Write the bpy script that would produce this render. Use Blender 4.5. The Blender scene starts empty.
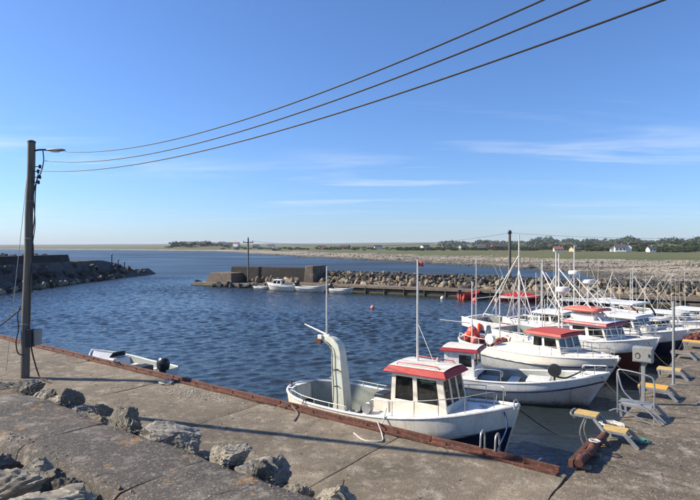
import bpy, bmesh, math, random
import numpy as np
from mathutils import Vector, Matrix, noise as mnoise
R = math.radians
random.seed(7)
rng = np.random.default_rng(11)
scene = bpy.context.scene
COL = scene.collection

# ------------------------------------------------------------------ camera, sky, sun, exposure
cam_d = bpy.data.cameras.new('camera'); cam = bpy.data.objects.new('camera', cam_d); COL.objects.link(cam)
CAM_Z = 5.6
cam.location = (0, 0, CAM_Z)
cam.rotation_euler = (R(90 - 0.33), 0, 0)
cam_d.sensor_width = 36.0
cam_d.lens = 36.0 * 530 / 700
cam_d.clip_start = 0.1; cam_d.clip_end = 60000
scene.camera = cam

SUN_EL = 35.0
SUN_AZ = 84.0            # degrees to the left of the viewing direction (+Y)
sv = Vector((-math.sin(R(SUN_AZ)) * math.cos(R(SUN_EL)), math.cos(R(SUN_AZ)) * math.cos(R(SUN_EL)), math.sin(R(SUN_EL))))
world = bpy.data.worlds.new('World'); scene.world = world; world.use_nodes = True
nt = world.node_tree; nt.nodes.clear()
wo = nt.nodes.new('ShaderNodeOutputWorld'); bg = nt.nodes.new('ShaderNodeBackground')
sky = nt.nodes.new('ShaderNodeTexSky'); sky.sky_type = 'NISHITA'; sky.sun_disc = False
sky.sun_elevation = R(SUN_EL); sky.sun_rotation = R(-SUN_AZ)
sky.altitude = 0; sky.air_density = 1.0; sky.dust_density = 0.5; sky.ozone_density = 8.0
bg.inputs['Strength'].default_value = 0.122
# thin high cirrus: noise on a flat layer overhead
tc = nt.nodes.new('ShaderNodeTexCoord'); sp = nt.nodes.new('ShaderNodeSeparateXYZ')
nt.links.new(tc.outputs['Generated'], sp.inputs[0])
def wmath(op, a, b=None, clamp=False):
    n = nt.nodes.new('ShaderNodeMath'); n.operation = op; n.use_clamp = clamp
    for i, v in enumerate((a, b)):
        if v is None: continue
        if isinstance(v, (int, float)): n.inputs[i].default_value = v
        else: nt.links.new(v, n.inputs[i])
    return n.outputs[0]
zc = wmath('MAXIMUM', sp.outputs[2], 0.015)
zc2 = wmath('ADD', wmath('MULTIPLY', zc, 1.35), 0.05)
cx = wmath('DIVIDE', sp.outputs[0], zc2); cy = wmath('DIVIDE', sp.outputs[1], zc2)
cv = nt.nodes.new('ShaderNodeCombineXYZ'); nt.links.new(cx, cv.inputs[0]); nt.links.new(cy, cv.inputs[1])
mp = nt.nodes.new('ShaderNodeMapping'); mp.inputs['Rotation'].default_value = (0, 0, R(-14)); mp.inputs['Scale'].default_value = (0.30, 0.95, 1); mp.inputs['Location'].default_value = (6.45, 3.1, 0.9)
nt.links.new(cv.outputs[0], mp.inputs[0])
n1 = nt.nodes.new('ShaderNodeTexNoise'); n1.inputs['Scale'].default_value = 1.1; n1.inputs['Detail'].default_value = 9; n1.inputs['Roughness'].default_value = 0.62; n1.inputs['Distortion'].default_value = 0.5
nt.links.new(mp.outputs[0], n1.inputs['Vector'])
n2 = nt.nodes.new('ShaderNodeTexNoise'); n2.inputs['Scale'].default_value = 0.32; n2.inputs['Detail'].default_value = 3
nt.links.new(cv.outputs[0], n2.inputs['Vector'])
a1 = nt.nodes.new('ShaderNodeMapRange'); a1.inputs[1].default_value = 0.50; a1.inputs[2].default_value = 0.75; nt.links.new(n1.outputs[0], a1.inputs[0])
a2 = nt.nodes.new('ShaderNodeMapRange'); a2.inputs[1].default_value = 0.40; a2.inputs[2].default_value = 0.58; nt.links.new(n2.outputs[0], a2.inputs[0])
lo = nt.nodes.new('ShaderNodeMapRange'); lo.inputs[1].default_value = 0.02; lo.inputs[2].default_value = 0.09; nt.links.new(sp.outputs[2], lo.inputs[0])
hi = nt.nodes.new('ShaderNodeMapRange'); hi.inputs[1].default_value = 0.32; hi.inputs[2].default_value = 0.14; nt.links.new(sp.outputs[2], hi.inputs[0])
cl = wmath('MULTIPLY', wmath('MULTIPLY', a1.outputs[0], a2.outputs[0]), wmath('MULTIPLY', wmath('MULTIPLY', lo.outputs[0], hi.outputs[0]), 0.72), True)
mx = nt.nodes.new('ShaderNodeMix'); mx.data_type = 'RGBA'
tint = nt.nodes.new('ShaderNodeMix'); tint.data_type = 'RGBA'; tint.blend_type = 'MULTIPLY'; tint.inputs['Factor'].default_value = 1.0; tint.inputs['B'].default_value = (0.78, 0.85, 0.97, 1)
nt.links.new(sky.outputs[0], tint.inputs['A'])
nt.links.new(cl, mx.inputs['Factor']); nt.links.new(tint.outputs['Result'], mx.inputs['A']); mx.inputs['B'].default_value = (5.2, 5.5, 6.0, 1)
nt.links.new(mx.outputs['Result'], bg.inputs['Color']); nt.links.new(bg.outputs[0], wo.inputs['Surface'])

sun_d = bpy.data.lights.new('sun', 'SUN'); sun = bpy.data.objects.new('sun', sun_d); COL.objects.link(sun)
sun_d.energy = 5.0; sun_d.angle = R(0.53); sun_d.color = (1.0, 0.925, 0.775)
sun.rotation_euler = sv.to_track_quat('Z', 'Y').to_euler()
sun.location = (-60, 20, 60)
scene.view_settings.view_transform = 'Standard'; scene.view_settings.look = 'None'
scene.view_settings.exposure = 0.62; scene.view_settings.gamma = 1.0; scene.view_settings.use_curve_mapping = False

# ------------------------------------------------------------------ materials
def new_mat(name):
    m = bpy.data.materials.new(name); m.use_nodes = True
    t = m.node_tree; b = t.nodes['Principled BSDF']
    return m, t, b
def _noise(t, vec, scale, detail=5, rough=0.55, dist=0.0):
    n = t.nodes.new('ShaderNodeTexNoise'); n.inputs['Scale'].default_value = scale; n.inputs['Detail'].default_value = detail
    n.inputs['Roughness'].default_value = rough; n.inputs['Distortion'].default_value = dist
    t.links.new(vec, n.inputs['Vector']); return n.outputs[0]
def _range(t, v, a, b, c=0.0, d=1.0):
    n = t.nodes.new('ShaderNodeMapRange'); n.inputs[1].default_value = a; n.inputs[2].default_value = b; n.inputs[3].default_value = c; n.inputs[4].default_value = d
    t.links.new(v, n.inputs[0]); return n.outputs[0]
def _mix(t, f, a, b, mode='MIX'):
    n = t.nodes.new('ShaderNodeMix'); n.data_type = 'RGBA'; n.blend_type = mode
    for k, v in (('Factor', f), ('A', a), ('B', b)):
        if isinstance(v, (int, float)): n.inputs[k].default_value = v
        elif isinstance(v, tuple): n.inputs[k].default_value = (v[0], v[1], v[2], 1)
        else: t.links.new(v, n.inputs[k])
    return n.outputs['Result']
def _m(t, op, a, b=None, clamp=False):
    n = t.nodes.new('ShaderNodeMath'); n.operation = op; n.use_clamp = clamp
    for i, v in enumerate((a, b)):
        if v is None: continue
        if isinstance(v, (int, float)): n.inputs[i].default_value = v
        else: t.links.new(v, n.inputs[i])
    return n.outputs[0]
def _coord(t, kind='Object', scale=None, rot=None):
    c = t.nodes.new('ShaderNodeTexCoord')
    if kind == 'World':
        g = t.nodes.new('ShaderNodeNewGeometry'); o = g.outputs['Position']
    else: o = c.outputs[kind]
    if scale or rot:
        mpn = t.nodes.new('ShaderNodeMapping')
        if scale: mpn.inputs['Scale'].default_value = scale
        if rot: mpn.inputs['Rotation'].default_value = rot
        t.links.new(o, mpn.inputs[0]); o = mpn.outputs[0]
    return o
def _bump(t, b, h, strength, dist, prev=None):
    n = t.nodes.new('ShaderNodeBump'); n.inputs['Strength'].default_value = strength; n.inputs['Distance'].default_value = dist
    t.links.new(h, n.inputs['Height'])
    if prev is not None: t.links.new(prev, n.inputs['Normal'])
    t.links.new(n.outputs[0], b.inputs['Normal']); return n.outputs[0]

def paint(name, col, rough=0.4, dirt=(0.25, 0.18, 0.12), amt=0.35, scale=3.0, metal=0.0, bump=0.15, streak=True, scum=False):
    """painted / metal surface with grime, streaks and small unevenness"""
    m, t, b = new_mat(name)
    v = _coord(t); vs = _coord(t, scale=(7, 7, 0.9))
    n = _noise(t, v, scale, 6, 0.65); s = _noise(t, vs, 1.6, 5, 0.6); f = _noise(t, v, scale * 9, 3)
    d = _range(t, n, 0.48, 0.80)
    if streak: d = _m(t, 'MAXIMUM', d, _range(t, s, 0.55, 0.74))
    d = _m(t, 'MULTIPLY', d, amt)
    c = _mix(t, d, col, tuple(x * y for x, y in zip(dirt, (1, 1, 1))))
    tone = _mix(t, _range(t, f, 0.3, 0.7), tuple(x * 0.92 for x in col), tuple(min(1, x * 1.05) for x in col))
    c = _mix(t, d, tone, dirt)
    if scum:
        sz = t.nodes.new('ShaderNodeSeparateXYZ'); t.links.new(_coord(t), sz.inputs[0]); zz = _m(t, 'ADD', sz.outputs[2], _range(t, s, 0.3, 0.7, -0.07, 0.07))
        c = _mix(t, _m(t, 'MULTIPLY', _range(t, zz, 0.20, 0.04), 0.75), c, (0.085, 0.075, 0.04))
    t.links.new(c, b.inputs['Base Color'])
    t.links.new(_range(t, n, 0.3, 0.75, rough * 0.8, min(1, rough * 1.5)), b.inputs['Roughness'])
    b.inputs['Metallic'].default_value = metal
    _bump(t, b, f, bump, 0.004)
    return m
def grime(name, c1, c2, scale=4.0, rough=0.8, bump=0.5, dist=0.01, c3=None, metal=0.0, kind='Object', fine=30):
    m, t, b = new_mat(name)
    v = _coord(t, kind)
    n = _noise(t, v, scale, 8, 0.65); f = _noise(t, v, fine, 4, 0.6)
    c = _mix(t, _range(t, n, 0.32, 0.68), c1, c2)
    if c3: c = _mix(t, _m(t, 'MULTIPLY', _range(t, f, 0.52, 0.72), 0.8), c, c3)
    t.links.new(c, b.inputs['Base Color']); b.inputs['Roughness'].default_value = rough; b.inputs['Metallic'].default_value = metal
    p = _bump(t, b, n, bump, dist * 2); _bump(t, b, f, bump, dist, p)
    return m

def concrete(name, base, dark, light, stain=0.5, lichen=None, agg=0.5, kind='World', seed=0.0, sc=1.0):
    m, t, b = new_mat(name)
    v = _coord(t, kind)
    big = _noise(t, v, 0.35 * sc, 5, 0.6, 0.6); mid = _noise(t, v, 2.2 * sc, 8, 0.7); fine = _noise(t, v, 26 * sc, 5, 0.7)
    vo = t.nodes.new('ShaderNodeTexVoronoi'); vo.inputs['Scale'].default_value = 34 * sc; t.links.new(v, vo.inputs['Vector'])
    c = _mix(t, _range(t, big, 0.35, 0.66), dark, base)
    c = _mix(t, _m(t, 'MULTIPLY', _range(t, mid, 0.50, 0.72), stain), c, dark)
    c = _mix(t, _m(t, 'MULTIPLY', _range(t, mid, 0.47, 0.30), 0.75), c, light)
    c = _mix(t, _m(t, 'MULTIPLY', _range(t, fine, 0.47, 0.63), 0.6), c, tuple(x * 0.40 for x in base))
    spk = _noise(t, v, 15 * sc, 4, 0.85)
    c = _mix(t, _m(t, 'MULTIPLY', _range(t, spk, 0.57, 0.66), min(1.0, 0.75 * agg)), c, light)
    cell = _m(t, 'MULTIPLY', _range(t, vo.outputs['Distance'], 0.28, 0.10), _range(t, mid, 0.42, 0.6))
    sepc = t.nodes.new('ShaderNodeSeparateColor'); t.links.new(vo.outputs['Color'], sepc.inputs[0])
    cell = _m(t, 'MULTIPLY', cell, _range(t, sepc.outputs[0], 0.55, 0.75))
    c = _mix(t, _m(t, 'MULTIPLY', cell, agg), c, tuple(min(1, x * 1.35) for x in light))
    blot = _noise(t, v, 0.9 * sc, 6, 0.72, 1.2); c = _mix(t, _m(t, 'MULTIPLY', _range(t, blot, 0.58, 0.66), 0.5 * stain), c, tuple(x * 0.6 for x in dark))
    blot2 = _noise(t, v, 5.5 * sc, 5, 0.75, 0.5); c = _mix(t, _m(t, 'MULTIPLY', _range(t, blot2, 0.56, 0.64), 0.35), c, light)
    vm = t.nodes.new('ShaderNodeVectorMath'); vm.operation = 'ADD'; wn = t.nodes.new('ShaderNodeTexNoise'); wn.inputs['Scale'].default_value = 1.4; wn.inputs['Detail'].default_value = 6; t.links.new(v, wn.inputs['Vector'])
    vs_ = t.nodes.new('ShaderNodeVectorMath'); vs_.operation = 'SCALE'; vs_.inputs['Scale'].default_value = 0.9; t.links.new(wn.outputs['Color'], vs_.inputs[0]); t.links.new(v, vm.inputs[0]); t.links.new(vs_.outputs[0], vm.inputs[1])
    cr = t.nodes.new('ShaderNodeTexVoronoi'); cr.feature = 'DISTANCE_TO_EDGE'; cr.inputs['Scale'].default_value = 0.30 * sc; t.links.new(vm.outputs[0], cr.inputs['Vector'])
    crk = _m(t, 'MULTIPLY', _range(t, cr.outputs['Distance'], 0.006, 0.002), _range(t, big, 0.46, 0.54)); c = _mix(t, _m(t, 'MULTIPLY', crk, 0.85), c, tuple(x * 0.3 for x in dark))
    if lichen:
        ln = _noise(t, v, 1.3, 6, 0.7, 0.4); lf = _noise(t, v, 9, 5, 0.75)
        lm = _m(t, 'MULTIPLY', _range(t, ln, 0.56, 0.63), _range(t, lf, 0.46, 0.58))
        c = _mix(t, _m(t, 'MULTIPLY', lm, 0.85), c, lichen)
    t.links.new(c, b.inputs['Base Color']); b.inputs['Roughness'].default_value = 0.9
    p = _bump(t, b, mid, 0.6, 0.05); p = _bump(t, b, fine, 0.8, 0.03, p); _bump(t, b, vo.outputs['Distance'], 0.25 * agg, 0.006, p)
    return m

def stone(name, base, dark, light, scale=1.6, lichen=None, kind='Object'):
    m, t, b = new_mat(name)
    v = _coord(t, kind); vs = _coord(t, kind, scale=(1, 1, 2.8), rot=(0.5, 0.3, 0))
    oi = t.nodes.new('ShaderNodeObjectInfo')
    n = _noise(t, v, scale, 9, 0.68, 0.3); l = _noise(t, vs, scale * 2.6, 7, 0.7, 0.5); f = _noise(t, v, scale * 16, 5, 0.7)
    c = _mix(t, _range(t, n, 0.34, 0.66), dark, base)
    c = _mix(t, _m(t, 'MULTIPLY', _range(t, l, 0.50, 0.72), 0.75), c, light)
    c = _mix(t, _m(t, 'MULTIPLY', _range(t, f, 0.54, 0.68), 0.6), c, tuple(x * 0.35 for x in base))
    if lichen:
        lf = _noise(t, v, scale * 3.2, 6, 0.75)
        c = _mix(t, _m(t, 'MULTIPLY', _range(t, lf, 0.60, 0.68), 0.7), c, lichen)
    tone = _range(t, oi.outputs['Random'], 0, 1, 0.5, 1.3)
    hs = t.nodes.new('ShaderNodeHueSaturation'); t.links.new(tone, hs.inputs['Value']); t.links.new(c, hs.inputs['Color'])
    t.links.new(hs.outputs[0], b.inputs['Base Color']); b.inputs['Roughness'].default_value = 0.88
    p = _bump(t, b, n, 0.6, 0.12 / scale); p = _bump(t, b, l, 0.6, 0.09 / scale, p); _bump(t, b, f, 0.8, 0.03 / scale, p)
    return m

M = {}
M['quay'] = concrete('quay_concrete', (0.285, 0.222, 0.148), (0.120, 0.094, 0.064), (0.47, 0.405, 0.305), 0.75, agg=0.55)
M['quay_right'] = concrete('pier_concrete', (0.225, 0.172, 0.114), (0.080, 0.062, 0.041), (0.50, 0.42, 0.34), 0.85, agg=1.1)
M['wall_top'] = concrete('parapet_concrete', (0.118, 0.096, 0.074), (0.060, 0.050, 0.040), (0.40, 0.34, 0.28), 0.5, lichen=(0.55, 0.25, 0.02), agg=1.3)
M['sea_wall'] = concrete('sea_wall_concrete', (0.26, 0.22, 0.18), (0.10, 0.085, 0.07), (0.38, 0.33, 0.28), 0.6, agg=0.2, sc=0.35)
M['sea_wall_dark'] = concrete('shade_dark_sea_wall', (0.042, 0.035, 0.030), (0.020, 0.017, 0.015), (0.09, 0.078, 0.066), 0.6, agg=0.2, sc=0.35)  # shade on these wall faces is put into the dark base colour
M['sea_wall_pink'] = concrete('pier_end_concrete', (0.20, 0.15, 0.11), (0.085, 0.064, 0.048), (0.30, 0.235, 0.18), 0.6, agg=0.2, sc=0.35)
M['rock'] = stone('boulder_rock', (0.38, 0.325, 0.245), (0.16, 0.134, 0.098), (0.61, 0.545, 0.44), 2.4)
M['rock_lichen'] = stone('boulder_rock_lichen', (0.34, 0.30, 0.25), (0.16, 0.14, 0.115), (0.56, 0.52, 0.45), 2.6, (0.36, 0.27, 0.10))
M['rock_far'] = stone('mound_rock', (0.36, 0.28, 0.18), (0.14, 0.105, 0.065), (0.56, 0.48, 0.36), 1.3, (0.28, 0.17, 0.04))
M['rock_dark'] = stone('breakwater_rock', (0.10, 0.088, 0.078), (0.035, 0.031, 0.028), (0.22, 0.20, 0.18), 0.8)
M['rock_beach'] = stone('beach_stone', (0.36, 0.295, 0.215), (0.17, 0.138, 0.10), (0.56, 0.50, 0.41), 0.5, kind='World')
M['weed'] = grime('seaweed', (0.035, 0.030, 0.012), (0.075, 0.062, 0.022), 2.0, 0.8)
M['rust'] = grime('rusty_steel', (0.048, 0.019, 0.013), (0.150, 0.046, 0.026), 1.7, 0.8, 0.6, 0.006, (0.25, 0.13, 0.08), fine=14)
M['rust_dark'] = grime('dark_rusty_steel', (0.05, 0.022, 0.014), (0.13, 0.05, 0.028), 4.0, 0.8, 0.6, 0.006)
M['white'] = paint('white_gelcoat', (0.77, 0.745, 0.695), 0.34, (0.30, 0.21, 0.12), 0.60)
M['cream'] = paint('cream_gelcoat', (0.79, 0.72, 0.585), 0.36, (0.36, 0.23, 0.11), 0.60)
M['cream_deck'] = paint('cream_deck_paint', (0.80, 0.72, 0.60), 0.5, (0.48, 0.34, 0.20), 0.4, 2.0, streak=False)
M['greyhull'] = paint('pale_grey_gelcoat', (0.66, 0.645, 0.61), 0.38, (0.30, 0.25, 0.19), 0.55, scum=True)
M['greydeck'] = paint('grey_deck_paint', (0.34, 0.36, 0.36), 0.6, (0.16, 0.14, 0.11), 0.55, streak=False)
M['darkdeck'] = paint('dark_deck_paint', (0.10, 0.105, 0.11), 0.7, (0.07, 0.06, 0.05), 0.6, streak=False)
M['well_grey'] = paint('grey_green_well_paint', (0.27, 0.29, 0.25), 0.55, (0.14, 0.11, 0.08), 0.5)
M['navy'] = paint('navy_hull_paint', (0.010, 0.018, 0.055), 0.35, (0.05, 0.05, 0.05), 0.35, scum=True)
M['blue'] = paint('blue_hull_paint', (0.02, 0.06, 0.22), 0.4, (0.06, 0.06, 0.08), 0.4, scum=True)
M['red'] = paint('red_paint', (0.42, 0.014, 0.009), 0.48, (0.25, 0.035, 0.02), 0.45)
M['darkred'] = paint('dark_red_paint', (0.30, 0.009, 0.020), 0.42, (0.16, 0.02, 0.03), 0.4)
M['orange_red'] = paint('faded_red_paint', (0.47, 0.060, 0.038), 0.5, (0.30, 0.11, 0.075), 0.5)
M['salmon'] = paint('faded_salmon_paint', (0.62, 0.155, 0.11), 0.5, (0.45, 0.25, 0.2), 0.4)
M['antifoul'] = paint('maroon_antifouling', (0.115, 0.020, 0.018), 0.6, (0.05, 0.03, 0.02), 0.5, scum=True)
M['sage'] = paint('pale_green_grp', (0.64, 0.645, 0.52), 0.4, (0.33, 0.24, 0.13), 0.5)
M['blackstripe'] = paint('black_rubber', (0.016, 0.016, 0.02), 0.55, (0.09, 0.08, 0.07), 0.4)
M['alu'] = paint('aluminium', (0.50, 0.49, 0.47), 0.42, (0.22, 0.19, 0.16), 0.6, metal=0.75)
M['galv'] = paint('galvanised_steel', (0.36, 0.36, 0.345), 0.55, (0.20, 0.17, 0.14), 0.6, metal=0.6)
M['mast'] = paint('weathered_white_mast', (0.66, 0.63, 0.57), 0.45, (0.35, 0.27, 0.18), 0.5)
M['darkmetal'] = paint('dark_metal', (0.045, 0.047, 0.05), 0.45, (0.12, 0.08, 0.06), 0.35, metal=0.4)
M['motor'] = paint('black_outboard_cowl', (0.020, 0.021, 0.024), 0.28, (0.08, 0.075, 0.07), 0.3)
M['box_grey'] = paint('grey_cabinet_paint', (0.29, 0.285, 0.265), 0.55, (0.17, 0.12, 0.08), 0.6)
M['tread_yellow'] = grime('yellow_tread', (0.66, 0.31, 0.03), (0.76, 0.42, 0.07), 6.0, 0.7, 0.4, 0.004, (0.40, 0.22, 0.08))
M['tread_tan'] = grime('tan_tread', (0.46, 0.29, 0.085), (0.60, 0.42, 0.16), 6.0, 0.8, 0.4, 0.004, (0.26, 0.19, 0.10))
M['wood'] = grime('weathered_timber', (0.135, 0.10, 0.07), (0.26, 0.205, 0.15), 3.0, 0.85, 0.5, 0.008)
M['rope_white'] = grime('pale_rope', (0.50, 0.46, 0.39), (0.66, 0.62, 0.55), 20, 0.9, 0.8, 0.006)
M['rope_brown'] = grime('brown_rope', (0.17, 0.125, 0.085), (0.28, 0.22, 0.15), 20, 0.9, 0.8, 0.006)
M['rope_blue'] = grime('blue_rope', (0.02, 0.05, 0.14), (0.04, 0.10, 0.22), 20, 0.9, 0.8, 0.006)
M['rope_green'] = grime('green_net_twine', (0.03, 0.13, 0.10), (0.06, 0.22, 0.17), 20, 0.9, 0.8, 0.006)
M['rope_black'] = grime('black_rope', (0.012, 0.012, 0.014), (0.03, 0.03, 0.03), 20, 0.9, 0.8, 0.004)
M['cable'] = grime('black_cable', (0.016, 0.016, 0.018), (0.035, 0.034, 0.034), 8, 0.6, 0.3, 0.003)
M['buoy'] = paint('orange_red_buoy', (0.82, 0.090, 0.045), 0.38, (0.35, 0.10, 0.06), 0.4, streak=False)
M['buoy_pink'] = paint('faded_pink_buoy', (0.80, 0.22, 0.18), 0.45, (0.45, 0.2, 0.16), 0.4, streak=False)
M['tub_blue'] = paint('blue_tub_plastic', (0.015, 0.15, 0.36), 0.45, (0.08, 0.10, 0.12), 0.4)
M['house_white'] = paint('white_house_paint', (0.80, 0.80, 0.78), 0.6, (0.5, 0.48, 0.44), 0.2)
M['house_yellow'] = paint('yellow_house_paint', (0.56, 0.42, 0.22), 0.6, (0.4, 0.32, 0.2), 0.2)
M['house_red'] = paint('red_barn_paint', (0.26, 0.05, 0.035), 0.6, (0.18, 0.08, 0.06), 0.2)
M['house_grey'] = paint('grey_house_paint', (0.36, 0.36, 0.35), 0.6, (0.25, 0.24, 0.22), 0.2)
M['roof_dark'] = grime('dark_roof_tiles', (0.055, 0.05, 0.05), (0.10, 0.09, 0.085), 2.0, 0.8)
M['roof_red'] = grime('red_roof_tiles', (0.20, 0.075, 0.05), (0.28, 0.11, 0.075), 2.0, 0.8)
M['pole_wood'] = None

def make_pole_wood():
    m, t, b = new_mat('tarred_pole_wood')
    v = _coord(t, scale=(9, 9, 0.35)); w = _coord(t)
    n = _noise(t, v, 2.2, 7, 0.7); g = _noise(t, v, 9, 4, 0.7); big = _noise(t, w, 0.8, 3)
    c = _mix(t, _range(t, n, 0.3, 0.7), (0.085, 0.068, 0.052), (0.23, 0.195, 0.155))
    c = _mix(t, _m(t, 'MULTIPLY', _range(t, g, 0.55, 0.7), 0.7), c, (0.04, 0.034, 0.028))
    c = _mix(t, _m(t, 'MULTIPLY', _range(t, big, 0.5, 0.7), 0.4), c, (0.12, 0.13, 0.085))
    t.links.new(c, b.inputs['Base Color']); b.inputs['Roughness'].default_value = 0.85
    p = _bump(t, b, n, 0.5, 0.02); _bump(t, b, g, 0.5, 0.008, p)
    return m
M['pole_wood'] = make_pole_wood()

def make_glass():
    m, t, b = new_mat('dark_cabin_glass')
    v = _coord(t); n = _noise(t, v, 2.5, 4)
    t.links.new(_mix(t, _range(t, n, 0.35, 0.7), (0.010, 0.012, 0.014), (0.035, 0.038, 0.040)), b.inputs['Base Color'])
    t.links.new(_range(t, n, 0.3, 0.7, 0.03, 0.10), b.inputs['Roughness'])
    return m
M['glass'] = make_glass()

def make_pane():
    m, t, b = new_mat('cabin_pane'); t.nodes.remove(b); o = t.nodes['Material Output']
    tr = t.nodes.new('ShaderNodeBsdfTransparent'); tr.inputs[0].default_value = (0.50, 0.54, 0.54, 1); gl = t.nodes.new('ShaderNodeBsdfGlossy'); gl.inputs['Roughness'].default_value = 0.03
    fr = t.nodes.new('ShaderNodeFresnel'); fr.inputs[0].default_value = 1.5; df = t.nodes.new('ShaderNodeBsdfDiffuse'); df.inputs[0].default_value = (0.25, 0.24, 0.22, 1)
    v = _coord(t); n = _noise(t, v, 3.0, 6, 0.7)
    m1 = t.nodes.new('ShaderNodeMixShader'); t.links.new(_range(t, n, 0.45, 0.8, 0.02, 0.22), m1.inputs[0]); t.links.new(tr.outputs[0], m1.inputs[1]); t.links.new(df.outputs[0], m1.inputs[2])
    m2 = t.nodes.new('ShaderNodeMixShader'); t.links.new(_m(t, 'ADD', fr.outputs[0], 0.04), m2.inputs[0]); t.links.new(m1.outputs[0], m2.inputs[1]); t.links.new(gl.outputs[0], m2.inputs[2]); t.links.new(m2.outputs[0], o.inputs['Surface'])
    return m
M['pane'] = make_pane()
def make_water():
    m, t, b = new_mat('harbour_water')
    v = _coord(t, 'World')
    vr = _coord(t, 'World', scale=(0.62, 1.0, 1), rot=(0, 0, R(28)))
    vr2 = _coord(t, 'World', scale=(0.55, 1.0, 1), rot=(0, 0, R(-17)))
    big = _noise(t, vr, 0.16, 4, 0.5); w2 = _noise(t, vr2, 3.4, 3, 0.55, 0.7); w3 = _noise(t, v, 10, 3, 0.6); w1 = _noise(t, vr, 0.42, 5, 0.65, 0.6)
    s = t.nodes.new('ShaderNodeSeparateXYZ'); t.links.new(v, s.inputs[0])
    far = _range(t, s.outputs[1], 50, 112)
    patch = _noise(t, vr, 0.022, 4, 0.6, 0.5)
    h = _m(t, 'ADD', _m(t, 'MULTIPLY', w2, 0.075), _m(t, 'MULTIPLY', w3, 0.03))
    _bump(t, b, h, 1.0, 0.6)
    t.links.new(_mix(t, _range(t, big, 0.3, 0.7), (0.016, 0.022, 0.025), (0.026, 0.034, 0.036)), b.inputs['Base Color'])
    # beyond the mole the unresolved chop widens the reflection
    t.links.new(_m(t, 'ADD', _m(t, 'MULTIPLY', far, _range(t, patch, 0.35, 0.65, 0.22, 0.40)), 0.05), b.inputs['Roughness']); b.inputs['IOR'].default_value = 1.333
    return m
M['water'] = make_water()

def make_terrain_mat():
    m, t, b = new_mat('shore_ground')
    g = t.nodes.new('ShaderNodeNewGeometry'); s = t.nodes.new('ShaderNodeSeparateXYZ'); t.links.new(g.outputs['Position'], s.inputs[0])
    v = g.outputs['Position']
    n = _noise(t, v, 0.05, 6, 0.6); f = _noise(t, v, 0.55, 6, 0.75); vf = _noise(t, v, 3.0, 4, 0.7); strip = _noise(t, _coord(t, 'World', scale=(0.004, 0.02, 1), rot=(0, 0, R(20))), 1.0, 4, 0.6)
    stones = _mix(t, _range(t, f, 0.38, 0.62), (0.20, 0.16, 0.115), (0.44, 0.37, 0.28))
    stones = _mix(t, _range(t, vf, 0.56, 0.66), stones, (0.62, 0.57, 0.50)); band = _noise(t, _coord(t, 'World', scale=(0.02, 0.07, 1), rot=(0, 0, R(-25))), 1.0, 5, 0.65)
    stones = _mix(t, _range(t, band, 0.46, 0.62), stones, (0.10, 0.085, 0.055))
    grass = _mix(t, _range(t, n, 0.35, 0.65), (0.075, 0.085, 0.022), (0.125, 0.11, 0.036))
    grass = _mix(t, _range(t, strip, 0.50, 0.60), grass, (0.065, 0.095, 0.024))
    grass = _mix(t, _m(t, 'MULTIPLY', _range(t, f, 0.5, 0.7), 0.35), grass, (0.17, 0.14, 0.066))
    hh = _m(t, 'ADD', s.outputs[2], _range(t, n, 0.2, 0.8, -0.35, 0.35)); hh = _m(t, 'ADD', hh, _range(t, f, 0.2, 0.8, -0.2, 0.2))
    c = _mix(t, _range(t, hh, 1.35, 1.6), stones, grass)
    wet = _mix(t, _range(t, hh, 0.15, 0.5), (0.075, 0.060, 0.032), c)
    t.links.new(wet, b.inputs['Base Color']); b.inputs['Roughness'].default_value = 0.95
    _bump(t, b, f, 0.8, 0.5)
    return m
M['terrain'] = make_terrain_mat()
M['foliage'] = grime('dark_foliage', (0.018, 0.030, 0.010), (0.050, 0.066, 0.020), 0.12, 0.9, 0.2, 0.05, kind='World', fine=0.9)
M['foliage_far'] = grime('hill_ground', (0.06, 0.075, 0.03), (0.12, 0.125, 0.05), 0.01, 0.95, 0.2, 0.05, kind='World', fine=0.05)
M['net'] = grime('net_heap', (0.10, 0.02, 0.018), (0.24, 0.05, 0.04), 6, 0.9, 0.8, 0.02, (0.30, 0.26, 0.22))
M['shell'] = grime('white_shells', (0.36, 0.32, 0.26), (0.62, 0.58, 0.52), 5, 0.7)
M['flag'] = paint('red_pennant', (0.62, 0.10, 0.09), 0.7, (0.4, 0.2, 0.16), 0.3, streak=False)

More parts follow.
